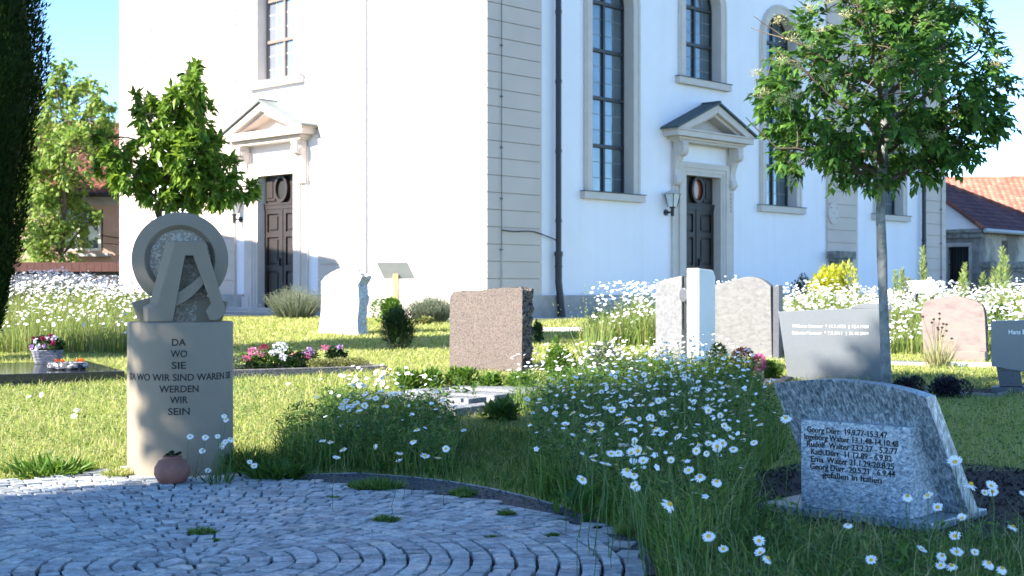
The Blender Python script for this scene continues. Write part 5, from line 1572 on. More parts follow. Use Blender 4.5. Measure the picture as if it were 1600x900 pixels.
# fringe along the paving
FR = wpoly([(-150, 753), (0, 753), (110, 742), (170, 734), (228, 727), (228, 715), (110, 722), (0, 735), (-150, 735)])
grass('rough_grass', FR, 1500, 0.05, 0.14, 0.005, 1.0, M['blade'], [PAVE_ALL])
FR2 = wpoly([(400, 738), (480, 741), (560, 739), (640, 745), (705, 752), (765, 762), (840, 778), (900, 800), (960, 825), (1000, 850), (1012, 862), (1022, 858), (970, 818), (905, 792), (840, 770), (765, 756), (700, 747), (640, 741), (560, 735), (480, 737), (400, 734)])
grass('rough_grass', FR2, 3200, 0.05, 0.16, 0.0046, 1.5, M['blade_t'], [])
# small leaves on the daisy stalks
M['stalk_leaf'] = leaf_mat('daisy_leaf', [(.022, .06, .012), (.05, .115, .02), (.09, .18, .03), (.16, .25, .06)], .35)
def stalk_leaves(poly, dens, h0, h1, L):
    xs_ = [p[0] for p in poly]; ys_ = [p[1] for p in poly]
    n = int((max(xs_) - min(xs_)) * (max(ys_) - min(ys_)) * dens)
    X = rng.uniform(min(xs_), max(xs_), n); Y = rng.uniform(min(ys_), max(ys_), n)
    k = in_poly(X, Y, poly)
    for e in NX: k &= ~in_poly(X, Y, e)
    c = np.sin(X * 6.1 + 1.7 * np.sin(Y * 4.3)) + np.sin(Y * 6.7 + 1.3 * np.sin(X * 4.9))
    k &= rng.uniform(-1.6, 1.2, n) < c
    X, Y = X[k], Y[k]; n = len(X)
    P = np.stack([X, Y, gz(Y) + rng.uniform(h0, h1, n)], 1)
    D = rand_dirs(n) * np.array([1, 1, .5]) + np.array([0, 0, .5])
    V, T = leaf_arrays(P, D, rng.uniform(.6, 1.3, n) * L, rng.uniform(.004, .009, n), .3, .3)
    tag(np_mesh('daisy_foliage', V, T, M['stalk_leaf']), kind='stuff')
stalk_leaves(CL_A, 3800, .03, .30, .055); stalk_leaves(CL_B, 3800, .03, .36, .055); stalk_leaves(CL_E, 2200, .05, .34, .055); stalk_leaves(CL_C, 1300, .02, .16, .05); stalk_leaves(CL_D, 2000, .03, .25, .055)
# far daisy meadows
MD_L = [(-12.5, 18.2), (-4.55, 18.0), (-4.3, 19.5), (-5.2, 22.5), (-7.9, 31.5), (-14.5, 33.5)]
MD_R = [(3.6, 17.8), (6.2, 18.0), (9.5, 19.0), (14.5, 27.0), (14.5, 37.0), (11.2, 36.5), (4.8, 29.2), (2.9, 25.5), (3.3, 21)]
MD_M = [(1.55, 19.6), (2.9, 19.4), (3.5, 21.5), (2.9, 23.2), (1.6, 22.6), (1.15, 20.8)]
hL = lambda X, Y: (0.75 + 0.5 * np.clip((Y - 18) / 9, 0, 1)) * (0.93 + .09 * np.sin(X * 1.9 + Y * .7) + .06 * np.sin(X * 4.3 - Y * 1.1))
MD_M2 = [(1.35, 19.5), (2.2, 19.1), (3.0, 19.4), (3.6, 21.5), (2.9, 23.3), (1.5, 22.8), (0.95, 20.9)]
hM = lambda X, Y: np.clip(0.25 + 1.6 * np.minimum(X - 1.0, 0.6), .3, 1) * (0.9 + .14 * np.sin(X * 7) + .1 * np.sin(Y * 5))
hR = lambda X, Y: 0.80 + .22 * np.sin(X * 1.3 + Y * .55) + .12 * np.sin(X * 3.1 - Y * .9) - .12 * np.clip((Y - 26) / 8, 0, 1)
grass('meadow_grass', MD_L, 620, 0.40, 0.72, 0.0075, 0.35, M['blade_m'], [church_foot], hfun=hL)
grass('meadow_grass', MD_R, 520, 0.35, 0.75, 0.0085, 0.4, M['blade_m'], [church_foot], hfun=hR)
grass('meadow_grass', MD_M2, 1000, 0.30, 0.85, 0.0075, 0.5, M['blade_m'], [church_foot], hfun=hM)

M['petal'] = flat('daisy_petal', (0.80, 0.80, 0.80), 0.6, var=0.02)
M['disc'] = flat('daisy_centre', (0.70, 0.42, 0.03), 0.8, var=0.2, scale=300)
def far_flowers(name, poly, dens, h0, h1, rad, hfun=None, mat='petal', exclude=()):
    xs_ = [p[0] for p in poly]; ys_ = [p[1] for p in poly]
    n = int((max(xs_) - min(xs_)) * (max(ys_) - min(ys_)) * dens)
    X = rng.uniform(min(xs_), max(xs_), n); Y = rng.uniform(min(ys_), max(ys_), n)
    k = in_poly(X, Y, poly) & (np.abs(X) < .40 * Y + .5) & ~in_poly(X, Y, church_foot)
    for e in exclude: k &= ~in_poly(X, Y, e)
    X, Y = X[k], Y[k]; n = len(X)
    H = rng.uniform(h0, h1, n)
    if hfun is not None: H = H * hfun(X, Y)
    Cc = np.stack([X, Y, gz(Y) + H], 1)
    N_ = unit(np.array([-0.15, -0.25, 1.0]) + rng.normal(0, .35, (n, 3)))
    S = unit(np.cross(N_, rng.normal(0, 1, (n, 3)))); U = np.cross(N_, S)
    r_ = rad * rng.uniform(.75, 1.2, n)[:, None]
    vs = [Cc + N_ * r_ * .2]
    for k in range(10):
        a = 2 * math.pi * k / 10; f_ = 1.0 if k % 2 == 0 else 0.72
        vs.append(Cc + (S * math.cos(a) + U * math.sin(a)) * r_ * f_)
    V = np.stack(vs, 1).reshape(-1, 3)
    b = (np.arange(n) * 11)[:, None]
    T = np.concatenate([b + [0, 1 + k, 1 + (k + 1) % 10] for k in range(10)], 1).reshape(-1, 3)
    tag(np_mesh(name, V, T, M[mat]), kind='stuff')
far_flowers('meadow_daisies', MD_L, 30, 0.40, 0.72, 0.025, hL)
far_flowers('meadow_daisies', [(-12.5, 22), (-5.2, 22), (-7.9, 31.5), (-14.5, 33.5)], 58, 0.58, 0.78, 0.027, hL)
far_flowers('meadow_daisies', MD_R, 62, 0.25, 0.78, 0.030, hR)
far_flowers('meadow_daisies', MD_M, 170, 0.12, 0.88, 0.028)

# ================================================================== single daisies
def daisy_head_mesh(np_, rad, seed, cup):
    r_ = random.Random(seed); b = MB()
    for k in range(np_):
        a = 2 * math.pi * k / np_ + r_.uniform(-.08, .08); L_ = rad * r_.uniform(.88, 1.05); w = rad * 0.16
        c, s = math.cos(a), math.sin(a); dz = r_.uniform(-.06, .06) * rad
        pt = lambda u, v_, z: (c * u - s * v_, s * u + c * v_, z)
        v = [pt(rad * .22, -w * .6, 0), pt(rad * .22, w * .6, 0), pt(L_ * .65, w, cup * rad * .5 + dz), pt(L_ * .65, -w, cup * rad * .5 + dz), pt(L_, w * .55, cup * rad + dz * 1.5), pt(L_, -w * .55, cup * rad + dz * 1.5)]
        b.add(v, [(0, 1, 2, 3), (3, 2, 4, 5)])
    me = bpy.data.meshes.new('flower_head'); me.from_pydata(b.v, [], b.f); me.materials.append(M['petal']); return me
def disc_mesh(rad):
    b = MB(); b.lathe([(rad * .34, -0.002), (rad * .34, rad * .05), (rad * .26, rad * .16), (rad * .1, rad * .2)], 10)
    me = bpy.data.meshes.new('centre'); me.from_pydata(b.v, [], b.f); me.materials.append(M['disc']); return me
def stem_mesh(seed):
    r_ = random.Random(seed); b = MB()
    p = [(0, 0, 0)]; x = y = 0
    for k in range(1, 6):
        x += r_.uniform(-.02, .02); y += r_.uniform(-.02, .02); p.append((x, y, k / 5))
    p = [(q_[0] - x * q_[2], q_[1] - y * q_[2], q_[2]) for q_ in p]
    b.tube(p, [.0019] * 6, 4, cap=False)
    me = bpy.data.meshes.new('stem'); me.from_pydata(b.v, [], b.f); me.materials.append(M['stem']); return me
M['stem'] = flat('flower_stem', (0.06, 0.12, 0.025), 0.6)
HEADS = [daisy_head_mesh(15 + i % 5, 1.0, i, (-.18, .05, -.05, .22, -.3, .12)[i % 6]) for i in range(6)]
DISC = disc_mesh(1.0)
STEMS = [stem_mesh(i) for i in range(5)]
heads_used = []
M['clover'] = leaf_mat('clover_leaf', [(.05, .11, .02), (.09, .16, .03), (.15, .22, .05)], .3)
far_flowers('clover', [(-9, 7), (9, 7), (9, 16), (-9, 16)], 330, .015, .06, .011, None, 'clover', EXC)
far_flowers('small_daisies', CL_E, 60, .30, .50, 0.020)
far_flowers('small_daisies', CL_D, 40, .22, .40, 0.020)
far_flowers('small_daisies', CL_B, 26, .28, .50, 0.016)
far_flowers('small_daisies', CL_A, 14, .15, .36, 0.016)
def daisy(px, py, zh, rad, label, group, tilt=None, Y=None):
    """one ox-eye daisy: its head at the pixel, at height zh above its ground"""
    if Y is None:
        k = (py - 450) / F
        Y = (CAM_H - zh) / k
        if Y > 8.7:
            m = 0.58 / 17.5; Y = (CAM_H - zh + m * 8.7) / (k + m)
    h = at(px, py, Y); g = float(gz(Y)); hz = h.z - g
    lx, ly = rnd.gauss(0, .05), rnd.gauss(0, .05)
    base = Vector((h.x + lx, h.y + ly, g))
    d = empty('daisy', base, 0, label, 'daisy', group)
    s = link('stem', rnd.choice(STEMS), d)
    v = Vector((-lx, -ly, hz))
    s.rotation_mode = 'QUATERNION'; s.rotation_quaternion = v.to_track_quat('Z', 'Y'); s.scale = (1, 1, v.length)
    hd = link('flower_head', rnd.choice(HEADS), d); hd.location = v
    if tilt is None:
        nrm = Vector((rnd.gauss(-.1, .30), rnd.gauss(-.28, .34), 1)).normalized()
        if rnd.random() < .18: nrm = Vector((rnd.gauss(0, .4), -1, rnd.uniform(.2, .7))).normalized()
    else: nrm = Vector(tilt).normalized()
    hd.rotation_mode = 'QUATERNION'; hd.rotation_quaternion = nrm.to_track_quat('Z', 'Y'); rad *= rnd.uniform(.85, 1.12); hd.scale = (rad, rad, rad * rnd.uniform(.6, 2.2))
    cc = link('centre', DISC, hd)
    return d
def inpx(poly, n):
    xs_ = [p[0] for p in poly]; ys_ = [p[1] for p in poly]; out = []
    while len(out) < n:
        x, y = rnd.uniform(min(xs_), max(xs_)), rnd.uniform(min(ys_), max(ys_))
        if in_poly(x, y, poly) and min([9] + [math.hypot(x - a, (y - b_) * 1.4) for a, b_ in out]) > 5: out.append((x, y))
    return out
LB = 'white ox-eye daisy on a thin stem in the tall clump between cobbles and slanted stone'; GB = 'daisies of the tall clump in the middle'
for x, y in inpx([(800, 640), (850, 590), (930, 572), (1010, 570), (1090, 580), (1140, 600), (1130, 640), (980, 640), (880, 655)], 118): daisy(x, y, rnd.uniform(.34, .52), rnd.uniform(.013, .024), LB, GB)
for x, y in inpx([(800, 665), (850, 640), (1120, 635), (1190, 655), (1180, 700), (1110, 715), (960, 735), (910, 715), (930, 690), (870, 670)], 58): daisy(x, y, rnd.uniform(.36, .54), rnd.uniform(.014, .026), LB, GB)
for x, y in ((910, 749), (980, 735), (991, 742), (968, 708), (966, 708), (987, 708), (938, 663), (990, 757), (994, 760), (1046, 788), (1107, 838), (1120, 752), (1120, 694), (1107, 694), (1146, 702), (1178, 692), (1124, 690), (1138, 672), (1094, 745), (1005, 720), (1076, 735)): daisy(x, y, rnd.uniform(.40, .5), rnd.uniform(.019, .026), LB, GB, (rnd.gauss(-.1, .3), -.6, .8))
LA = 'white ox-eye daisy in the left clump beside the low granite grave'; GA = 'daisies in front of the low grave'
for x, y in inpx([(522, 640), (525, 600), (560, 575), (640, 572), (645, 600), (600, 640)], 34): daisy(x, y, rnd.uniform(.32, .46), rnd.uniform(.023, .030), LA, GA)
for x, y in inpx([(500, 650), (640, 640), (740, 650), (735, 700), (640, 740), (540, 735), (480, 690)], 16): daisy(x, y, rnd.uniform(.2, .34), rnd.uniform(.020, .027), LA, GA)
LC = 'white ox-eye daisy rising before the pale stone with the white pillar'; GC = 'daisies before the pillar stone'
for x, y in inpx([(1022, 585), (1025, 540), (1060, 528), (1108, 530), (1112, 585)], 24): daisy(x, y, .5, .029, LC, GC, (rnd.gauss(-.2, .2), rnd.gauss(-.1, .2), 1), Y=rnd.uniform(10.2, 11.4))
LD = 'large white daisy in the long grass before the slanted blue stone'; GD = 'daisies in front of the slanted stone'
for x, y, r_ in ((1495, 862, .036), (1487, 884, .028), (1470, 884, .028), (1472, 868, .024), (1418, 775, .031), (1450, 775, .031), (1465, 793, .028), (1492, 722, .033), (1517, 757, .033), (1549, 759, .026), (1551, 768, .026), (1325, 820, .026), (1361, 875, .03), (1440, 858, .028), (1583, 823, .032), (1545, 880, .026), (1492, 838, .026), (1523, 863, .02), (1566, 888, .024), (1186, 845, .028), (1130, 858, .022), (1188, 864, .026), (1200, 872, .024), (1600, 770, .024), (1228, 653, .032), (1538, 770, .02), (1503, 810, .024)):
    daisy(x, y, min(.62, max(.22, 1.2 - (y - 450) / F * rnd.uniform(5.0, 5.9))), r_ * .80, LD, GD, (rnd.gauss(-.05, .25), -.55 + rnd.gauss(0, .2), .75))
LE = 'small white daisy leaning on the right foot of the memorial column'; GE = 'daisies at the foot of the memorial'
for x, y in ((297, 682), (321, 683), (340, 682), (348, 695), (360, 686), (325, 735), (347, 697), (350, 650), (353, 655), (316, 704), (352, 690), (390, 722), (397, 728)):
    daisy(x, y, 0, .020, LE, GE, (.1, -.7, .7), Y=rnd.uniform(8.1, 8.3))
for x, y in ((45, 618), (120, 640), (115, 650), (240, 640), (65, 617), (450, 600)):
    daisy(x, y, .10, .024, 'low white daisy growing in the cut lawn left of the middle', 'daisies in the lawn')

# ================================================================== bushes, flowers and weeds
def LM(name, *cols, tr=.35): M[name] = leaf_mat(name, list(cols), tr)
LM('grey_leaf', (.11, .14, .09), (.17, .20, .13), (.24, .27, .18))
LM('mid_leaf', (.035, .085, .015), (.06, .13, .02), (.10, .18, .03))
LM('deep_leaf', (.012, .035, .010), (.022, .055, .014), (.04, .08, .02), tr=.2)
LM('box_leaf', (.05, .12, .012), (.08, .17, .018), (.12, .22, .025))
LM('grey_blue_leaf', (.05, .075, .055), (.08, .11, .085), (.12, .15, .12))
LM('yellow_leaf', (.36, .40, .03), (.48, .50, .05), (.58, .58, .10), tr=.45)
LM('plum_leaf', (.045, .018, .018), (.085, .03, .028), (.14, .06, .045), tr=.25)
LM('heather_leaf', (.012, .012, .018), (.028, .022, .045), (.02, .035, .02), tr=.1)
LM('sedum_leaf', (.13, .17, .04), (.20, .22, .07), (.27, .25, .10))
LM('spike_leaf', (.20, .27, .07), (.28, .35, .11), (.36, .40, .17), tr=.4)
LM('dock_leaf', (.03, .09, .015), (.05, .13, .02), (.08, .17, .03), tr=.4)
LM('pink_petal', (.55, .08, .22), (.65, .16, .32), (.70, .30, .42), tr=.3)
LM('white_petal', (.62, .62, .70), (.72, .72, .76), (.66, .66, .74), tr=.3)
LM('purple_petal', (.30, .16, .42), (.42, .26, .52), (.55, .30, .48), tr=.3)
LM('crimson_petal', (.30, .01, .05), (.42, .03, .10), (.2, .01, .04), tr=.2)
LM('lilac_spike', (.20, .19, .26), (.28, .27, .36), (.15, .2, .11), tr=.2)

def stems(b, n, r, h, spread, rad=.004):
    for i in range(n):
        a = rnd.uniform(0, 6.28); d = r * rnd.uniform(.1, 1) ** .5
        x, y = d * math.cos(a), d * math.sin(a)
        b.tube([(x * .4, y * .4, -0.02), (x * .7, y * .7, h * .5), (x * spread, y * spread, h * rnd.uniform(.8, 1))], [rad, rad * .8, rad * .5], 4, cap=False)

def bush(name, label, cat, x0, x1, ytop, ybot, mat, n, L, W, Y=None, group=None, updir=.3, squash=.8, base_frac=.0, shell=.45, lumps=7, extra=None, flowers=(), loc=None, wh=None):
    """leafy plant filling a box given in pixels, standing on the ground at ybot"""
    p = gp((x0 + x1) / 2, ybot) if Y is None else Vector((at((x0 + x1) / 2, ybot, Y).x, Y, float(gz(Y))))
    if loc is not None: p = Vector(loc)
    w = (x1 - x0) / F * p.y / 2; top = CAM_H + (450 - ytop) / F * p.y - p.z
    if wh is not None: w, top = wh
    o = empty(name, p, 0, label, cat, group)
    b = MB(); stems(b, max(6, int(lumps)), w, top * .8, .9, max(.002, .03 * min(w, top) * .5)); b.build('stem', M['bark_d'], o)
    cs = []
    for k in range(lumps):
        a = rnd.uniform(0, 6.28); q = rnd.uniform(.0, .62)
        cs.append((np.array([math.cos(a) * q * w, math.sin(a) * q * w * squash, top * rnd.uniform(.38, .62)]), np.array([w * rnd.uniform(.38, .55), w * squash * rnd.uniform(.38, .55), top * rnd.uniform(.36, .46)])))
    parts = []
    for c, r_ in cs:
        m = n // lumps
        P, d = ell_points(m, c, r_, shell)
        P[:, 2] = np.maximum(P[:, 2], .01)
        D = d * .8 + rng.normal(0, .45, (m, 3)) + np.array([0, 0, updir])
        parts.append(leaf_arrays(P, D, rng.uniform(.7, 1.2, m) * L, rng.uniform(.8, 1.1, m) * W, .3, .15))
    V, T = join(parts); np_mesh('foliage', V, T, mat, o)
    for (fm, fx, fy, fz, fr_, cnt) in flowers:
        c = np.array([fx * w, fy * w, fz * top]); P, d = ell_points(cnt, c, np.array([fr_, fr_, fr_ * .7]), .8)
        D = rand_dirs(cnt, -.2); V, T = leaf_arrays(P, D, rng.uniform(.018, .03, cnt), .011, .2, .1)
        np_mesh('blossom', V, T, M[fm], o)
    return o

def spikes(name, label, cat, x0, x1, ytop, ybot, mat, n, tipmat=None, Y=None, spread=.9, blade=.006, group=None, tip=.08, loc=None, lean=.35, hvar=.6):
    """fountain of thin upright stalks, optionally with flower spikes at the tips"""
    p = gp((x0 + x1) / 2, ybot) if Y is None else Vector((at((x0 + x1) / 2, ybot, Y).x, Y, float(gz(Y))))
    if loc is not None: p = Vector(loc)
    w = (x1 - x0) / F * p.y / 2; top = CAM_H + (450 - ytop) / F * p.y - p.z
    o = empty(name, p, 0, label, cat, group)
    a = rng.uniform(0, 2 * np.pi, n); q = rng.uniform(0, 1, n) ** .6
    base = np.stack([np.cos(a) * q * w * .55, np.sin(a) * q * w * .45, np.zeros(n)], 1)
    H = top * rng.uniform(1 - hvar, 1, n) * (1 - .25 * q)
    D = np.stack([np.cos(a) * q * lean, np.sin(a) * q * lean, np.ones(n)], 1) + rng.normal(0, .17, (n, 3))
    D = unit(D)
    V, T = leaf_arrays(base, D, H, blade, .3, .03); np_mesh('stalks', V, T, mat, o)
    if tipmat is not None:
        m = 10
        Pt = np.repeat(base + D * (H[:, None] * .86), m, 0) + np.repeat(D, m, 0) * (rng.uniform(0, tip, n * m)[:, None])
        V, T = leaf_arrays(Pt, np.repeat(D, m, 0) * .6 + rng.normal(0, .5, (n * m, 3)), .022, .006, .2, 0.); np_mesh('flower_spike', V, T, tipmat, o)
    return o

spikes('lavender_bush', 'pale grey green lavender bush before the sunlit church door', 'bush', 418, 504, 442, 506, M['grey_leaf'], 900, M['grey_leaf'], Y=27.0, blade=.010, tip=.14, lean=.8)
bush('shrub', 'leafy bright green shrub right of the white rough headstone', 'bush', 578, 640, 466, 530, M['box_leaf'], 1500, .055, .022, Y=24.5)
bush('lavender_bush', 'dark green lavender tuft in front of the information board', 'bush', 588, 656, 484, 547, M['deep_leaf'], 2600, .10, .007, updir=1.1, lumps=9, shell=.3)
spikes('lavender_bush', 'long lavender bush at the foot of the corner pilaster', 'bush', 636, 712, 462, 516, M['grey_leaf'], 1500, M['grey_leaf'], Y=25.3, blade=.009, tip=.10, lean=.7)
bush('shrub', 'low yellow flowered plant between lavender and pink headstone', 'bush', 640, 690, 496, 516, M['sedum_leaf'], 500, .05, .02, Y=24.6)
bush('box_bush', 'rounded green bush beside the pink granite headstone', 'bush', 838, 908, 538, 582, M['box_leaf'], 2600, .028, .011, Y=14.6)
bush('shrub', 'grey blue low shrub behind the daisies, right of the rounded bush', 'bush', 896, 985, 532, 588, M['grey_blue_leaf'], 2600, .022, .008, Y=14.2)
bush('shrub', 'small grey shrub left of the pillar headstone', 'bush', 965, 1015, 552, 588, M['grey_blue_leaf'], 900, .022, .008, Y=13.6)
spikes('tall_weed', 'thin tall yellow green weed before the path', 'plant', 905, 945, 455, 545, M['spike_leaf'], 26, M['spike_leaf'], Y=15.6, blade=.010, tip=.40, lean=.25, hvar=.5)
bush('weed', 'small dark leafy weed standing in the lawn right of the pink headstone', 'plant', 860, 878, 522, 538, M['mid_leaf'], 60, .07, .02, Y=18.0)
bush('weed', 'dark bushy weed at the right edge of the pink headstone', 'plant', 832, 850, 500, 520, M['deep_leaf'], 300, .05, .02, Y=20)
# ground cover before the pink granite stone: one plant after another in a row
for i, (a, b2) in enumerate(((612, 668), (655, 705), (695, 750), (738, 792), (780, 842))):
    bush('ground_cover', 'low leafy green ground cover growing in front of the pink headstone', 'plant', a, b2, 581 - (3 if i < 3 else -4), 604 - i * 1.0, M['box_leaf'], 700, .06, .012, Y=13.6 + rnd.uniform(-.25, .25), group='ground cover before the pink headstone', updir=.5, lumps=6)
for x, y in ((678, 606), (718, 604), (738, 612), (690, 618)):
    bush('weed', 'small weed sprouting between the plates of the low grave', 'plant', x - 14, x + 14, y - 14, y + 6, M['mid_leaf'], 26, .08, .014, Y=12.3 + rnd.uniform(-.3, .3), group='weeds on the low grave', lumps=2)
bush('weed', 'leafy dark weed at the right end of the low grave', 'plant', 752, 825, 628, 668, M['mid_leaf'], 420, .09, .016, Y=11.2, updir=.7, shell=.2)
# planters at the wavy stone
def planter(label, x0, x1, ytop, ybot, mat, potmat, Y, n=900, L=.03):
    p = Vector((at((x0 + x1) / 2, ybot, Y).x, Y, float(gz(Y)) + .04))
    o = empty('planter', p, 0, label, 'planter', 'planters at the wavy headstone')
    r_ = (x1 - x0) / F * Y / 2 * .62
    b = MB(); b.lathe([(r_ * .75, 0), (r_ * .95, .11), (r_, .12), (r_ * .9, .12), (r_ * .85, .10)], 24); b.build('bowl', potmat, o, smooth=True)
    w = (x1 - x0) / F * Y / 2; top = CAM_H + (450 - ytop) / F * Y - p.z
    P, d = ell_points(n, np.array([0, 0, .10 + (top - .1) * .5]), np.array([w, w * .8, (top - .08) * .5]), .4)
    V, T = leaf_arrays(P, d + np.array([0, 0, .3]) + rng.normal(0, .4, (n, 3)), L, L * .3, .3, .1); np_mesh('foliage', V, T, mat, o)
planter('planter with dark green plant right beside the white pillar', 1108, 1136, 538, 588, M['deep_leaf'], M['g_grey'], 14.2)
planter('round planter with plum coloured foliage before the wavy headstone', 1142, 1180, 545, 588, M['plum_leaf'], M['wicker'], 14.2, 1100, .028)
planter('planter with pale reddish plant at the right of the plum one', 1176, 1196, 555, 588, M['plum_pale'] if 'plum_pale' in M else M['pink_petal'], M['wicker'], 14.3, 500)
bush('box_bush', 'low green plant at the right foot of the wavy headstone', 'plant', 1184, 1224, 562, 592, M['box_leaf'], 1100, .03, .012, Y=14.4)
# bushes by the church on the right
bush('golden_bush', 'bright yellow green bush in front of the stone console on the church', 'bush', 1262, 1340, 412, 470, M['yellow_leaf'], 3200, .10, .022, Y=31.0, updir=.7)
bush('shrub', 'dark green small bush left of the yellow bush', 'bush', 1234, 1272, 428, 460, M['grey_blue_leaf'], 900, .07, .02, Y=32.0)
for i, (x, yt_, w) in enumerate(((1454, 386, 22), (1387, 424, 14), (1402, 420, 14), (1492, 428, 16), (1504, 412, 16), (1561, 388, 26), (1588, 402, 24), (1540, 428, 18), (1520, 430, 20), (1575, 420, 30))):
    p = Vector((at(x, 450, 27.5).x, 27.5 + rnd.uniform(-1, 1), .58))
    o = empty('tall_weed', p, 0, 'tall pointed yellow green weed rising from the meadow at the right', 'plant', 'tall weeds in the right meadow')
    top = CAM_H + (450 - yt_) / F * p.y - p.z; w_ = w / F * p.y / 2
    MB().tube([(0, 0, -.02), (0, 0, top)], [.012, .004], 5).build('stem', M['stem'], o)
    n = 170; z = top * rng.uniform(.2, 1, n) ** .8; rz = (w_ * (1.1 - z / top) + .02) * rng.uniform(.4, 1.5, n)
    a = rng.uniform(0, 2 * np.pi, n)
    V, T = leaf_arrays(np.stack([np.cos(a) * rz * .3, np.sin(a) * rz * .3, z], 1), np.stack([np.cos(a), np.sin(a), np.full(n, 1.3)], 1), rz * 1.2 + .03, .012, .3, .05)
    np_mesh('foliage', V, T, M['spike_leaf'], o)
bush('shrub', 'reddish dry shrub in the right meadow behind the small pale stone', 'bush', 1395, 1436, 430, 470, M['sedum_leaf'], 700, .07, .012, Y=28)
bush('shrub', 'dark green shrub between rose headstone and dark headstone', 'bush', 1544, 1585, 478, 512, M['mid_leaf'], 900, .07, .03, Y=21)
# heather in the kerb bed
bush('heather', 'dark purple heather cushion, the smaller one next to the tree trunk', 'plant', 1392, 1445, 586, 616, M['heather_leaf'], 2200, .026, .008, Y=13.0)
bush('heather', 'dark purple heather cushion, the larger one in the thin kerb', 'plant', 1438, 1518, 586, 622, M['heather_leaf'], 3400, .026, .008, Y=12.9)
# seed stalks beside the rose stone
spikes('seed_stalks', 'bunch of dry stalks with dark seed heads before the rose headstone', 'plant', 1438, 1492, 505, 572, M['straw'], 160, None, Y=16.0, blade=.006, lean=.6)
o = empty('seed_stalks', gp(1468, 572), 0, 'few dark seed heads on thin leaning stalks before the rose headstone', 'plant')
B0 = o.location; b = MB(); b2_ = MB()
for x, y in ((1442, 495), (1468, 490), (1459, 499), (1468, 498), (1456, 504), (1474, 506), (1479, 507), (1466, 515), (1472, 512), (1479, 517), (1473, 525), (1487, 529), (1465, 512)):
    h = at(x, y, B0.y - .3) - B0
    b.tube([(rnd.uniform(-.05, .05), 0, 0), h * .55 + Vector((-.02, 0, .03)), h], [.004, .003, .0025], 4)
    b2_.lathe([(.0, -.014), (.016, -.006), (.018, .006), (.0, .016)], 8, c=tuple(h))
b.build('stem', M['straw'], o); b2_.build('seed_head', M['soil'], o)
# planting of the kerbed bed: built in the bed's own frame
def bedp(u, v, z=.05):
    a = bd_.rotation_euler.z
    return Vector((bd_.location.x + u * math.cos(a) - v * math.sin(a), bd_.location.y + u * math.sin(a) + v * math.cos(a), bd_.location.z + z))
def bed(label, u, v, w, h, mat, n, L, W, flowers=(), name='bedding_plant'):
    bush(name, label, 'plant', 0, 1, 0, 1, mat, n, L, W, loc=bedp(u, v), wh=(w, h), flowers=flowers, lumps=6, updir=.4)
bed('bedding plant with bright pink flowers at the left of the kerbed bed', -1.45, .42, .20, .22, M['mid_leaf'], 700, .045, .016, [('pink_petal', .1, -.7, .95, .06, 70), ('pink_petal', -.3, -.6, .65, .05, 50), ('pink_petal', .5, -.4, .8, .04, 30)])
bed('bedding plant with a large cluster of white flowers in the kerbed bed', -1.12, .48, .20, .26, M['mid_leaf'], 700, .045, .016, [('white_petal', .1, -.5, .95, .09, 120), ('white_petal', .3, -.8, .55, .05, 60), ('white_petal', -.3, -.6, .7, .05, 50), ('crimson_petal', -.9, -.1, .95, .05, 60)])
bed('bedding plant with purple and pink flowers in the middle of the kerbed bed', -.78, .55, .20, .20, M['deep_leaf'], 900, .04, .014, [('purple_petal', .2, -.6, .95, .07, 80), ('pink_petal', .2, -.8, .7, .04, 30), ('pink_petal', -.8, -.3, .8, .04, 24)])
bed('bedding plant with rosy flowers at the right of the kerbed bed', -.38, .78, .18, .22, M['deep_leaf'], 900, .04, .014, [('pink_petal', -.4, -.5, 1., .05, 50), ('purple_petal', .5, -.4, 1.0, .045, 40)])
bed('pale grassy tuft beside the memorial in the kerbed bed', -1.75, .35, .10, .18, M['grey_leaf'], 260, .10, .005)
bed('crimson flowered plant partly behind the memorial', -1.86, .75, .12, .20, M['deep_leaf'], 400, .04, .014, [('crimson_petal', .1, -.5, .95, .05, 50)])
bed('flat yellowish stonecrop cushion along the front of the kerbed bed, left half', -.72, .26, .24, .13, M['sedum_leaf'], 1500, .022, .009, name='stonecrop')
bed('flat yellowish stonecrop cushion along the front of the kerbed bed, right half', -.32, .30, .26, .12, M['sedum_leaf'], 1500, .022, .009, name='stonecrop')
bed('dark leafy plant in the middle of the kerbed bed', -.98, .30, .16, .12, M['deep_leaf'], 600, .04, .016)
# pansies in the basket
P_ = pb_
bk = empty('pansies', P_ + Vector((0, 0, .15)), 0, 'white and dark red pansies growing in the grey basket', 'plant')
n = 700; P, d = ell_points(n, np.array([0, 0, .06]), np.array([.18, .11, .10]), .4)
V, T = leaf_arrays(P, d + np.array([0, 0, .3]), .045, .016, .3, .1); np_mesh('foliage', V, T, M['deep_leaf'], bk)
for fm, pts in (('white_petal', ((-.10, -.10, .12), (-.06, -.11, .06), (-.08, -.12, .03), (.03, -.09, .15), (.09, -.09, .14), (.12, -.08, .16))), ('crimson_petal', ((-.13, -.06, .15), (-.03, -.08, .15), (.0, -.09, .14), (.07, -.09, .17), (.10, -.1, .10))), ('purple_petal', ((-.15, -.09, .05), (.01, -.12, .06)))):
    for c in pts:
        m = 26; D = rand_dirs(m); D[:, 1] = -abs(D[:, 1]); V, T = leaf_arrays(np.array(c) + rng.normal(0, .008, (m, 3)), D, .03, .013, .2, .1); np_mesh('blossom', V, T, M[fm], bk)
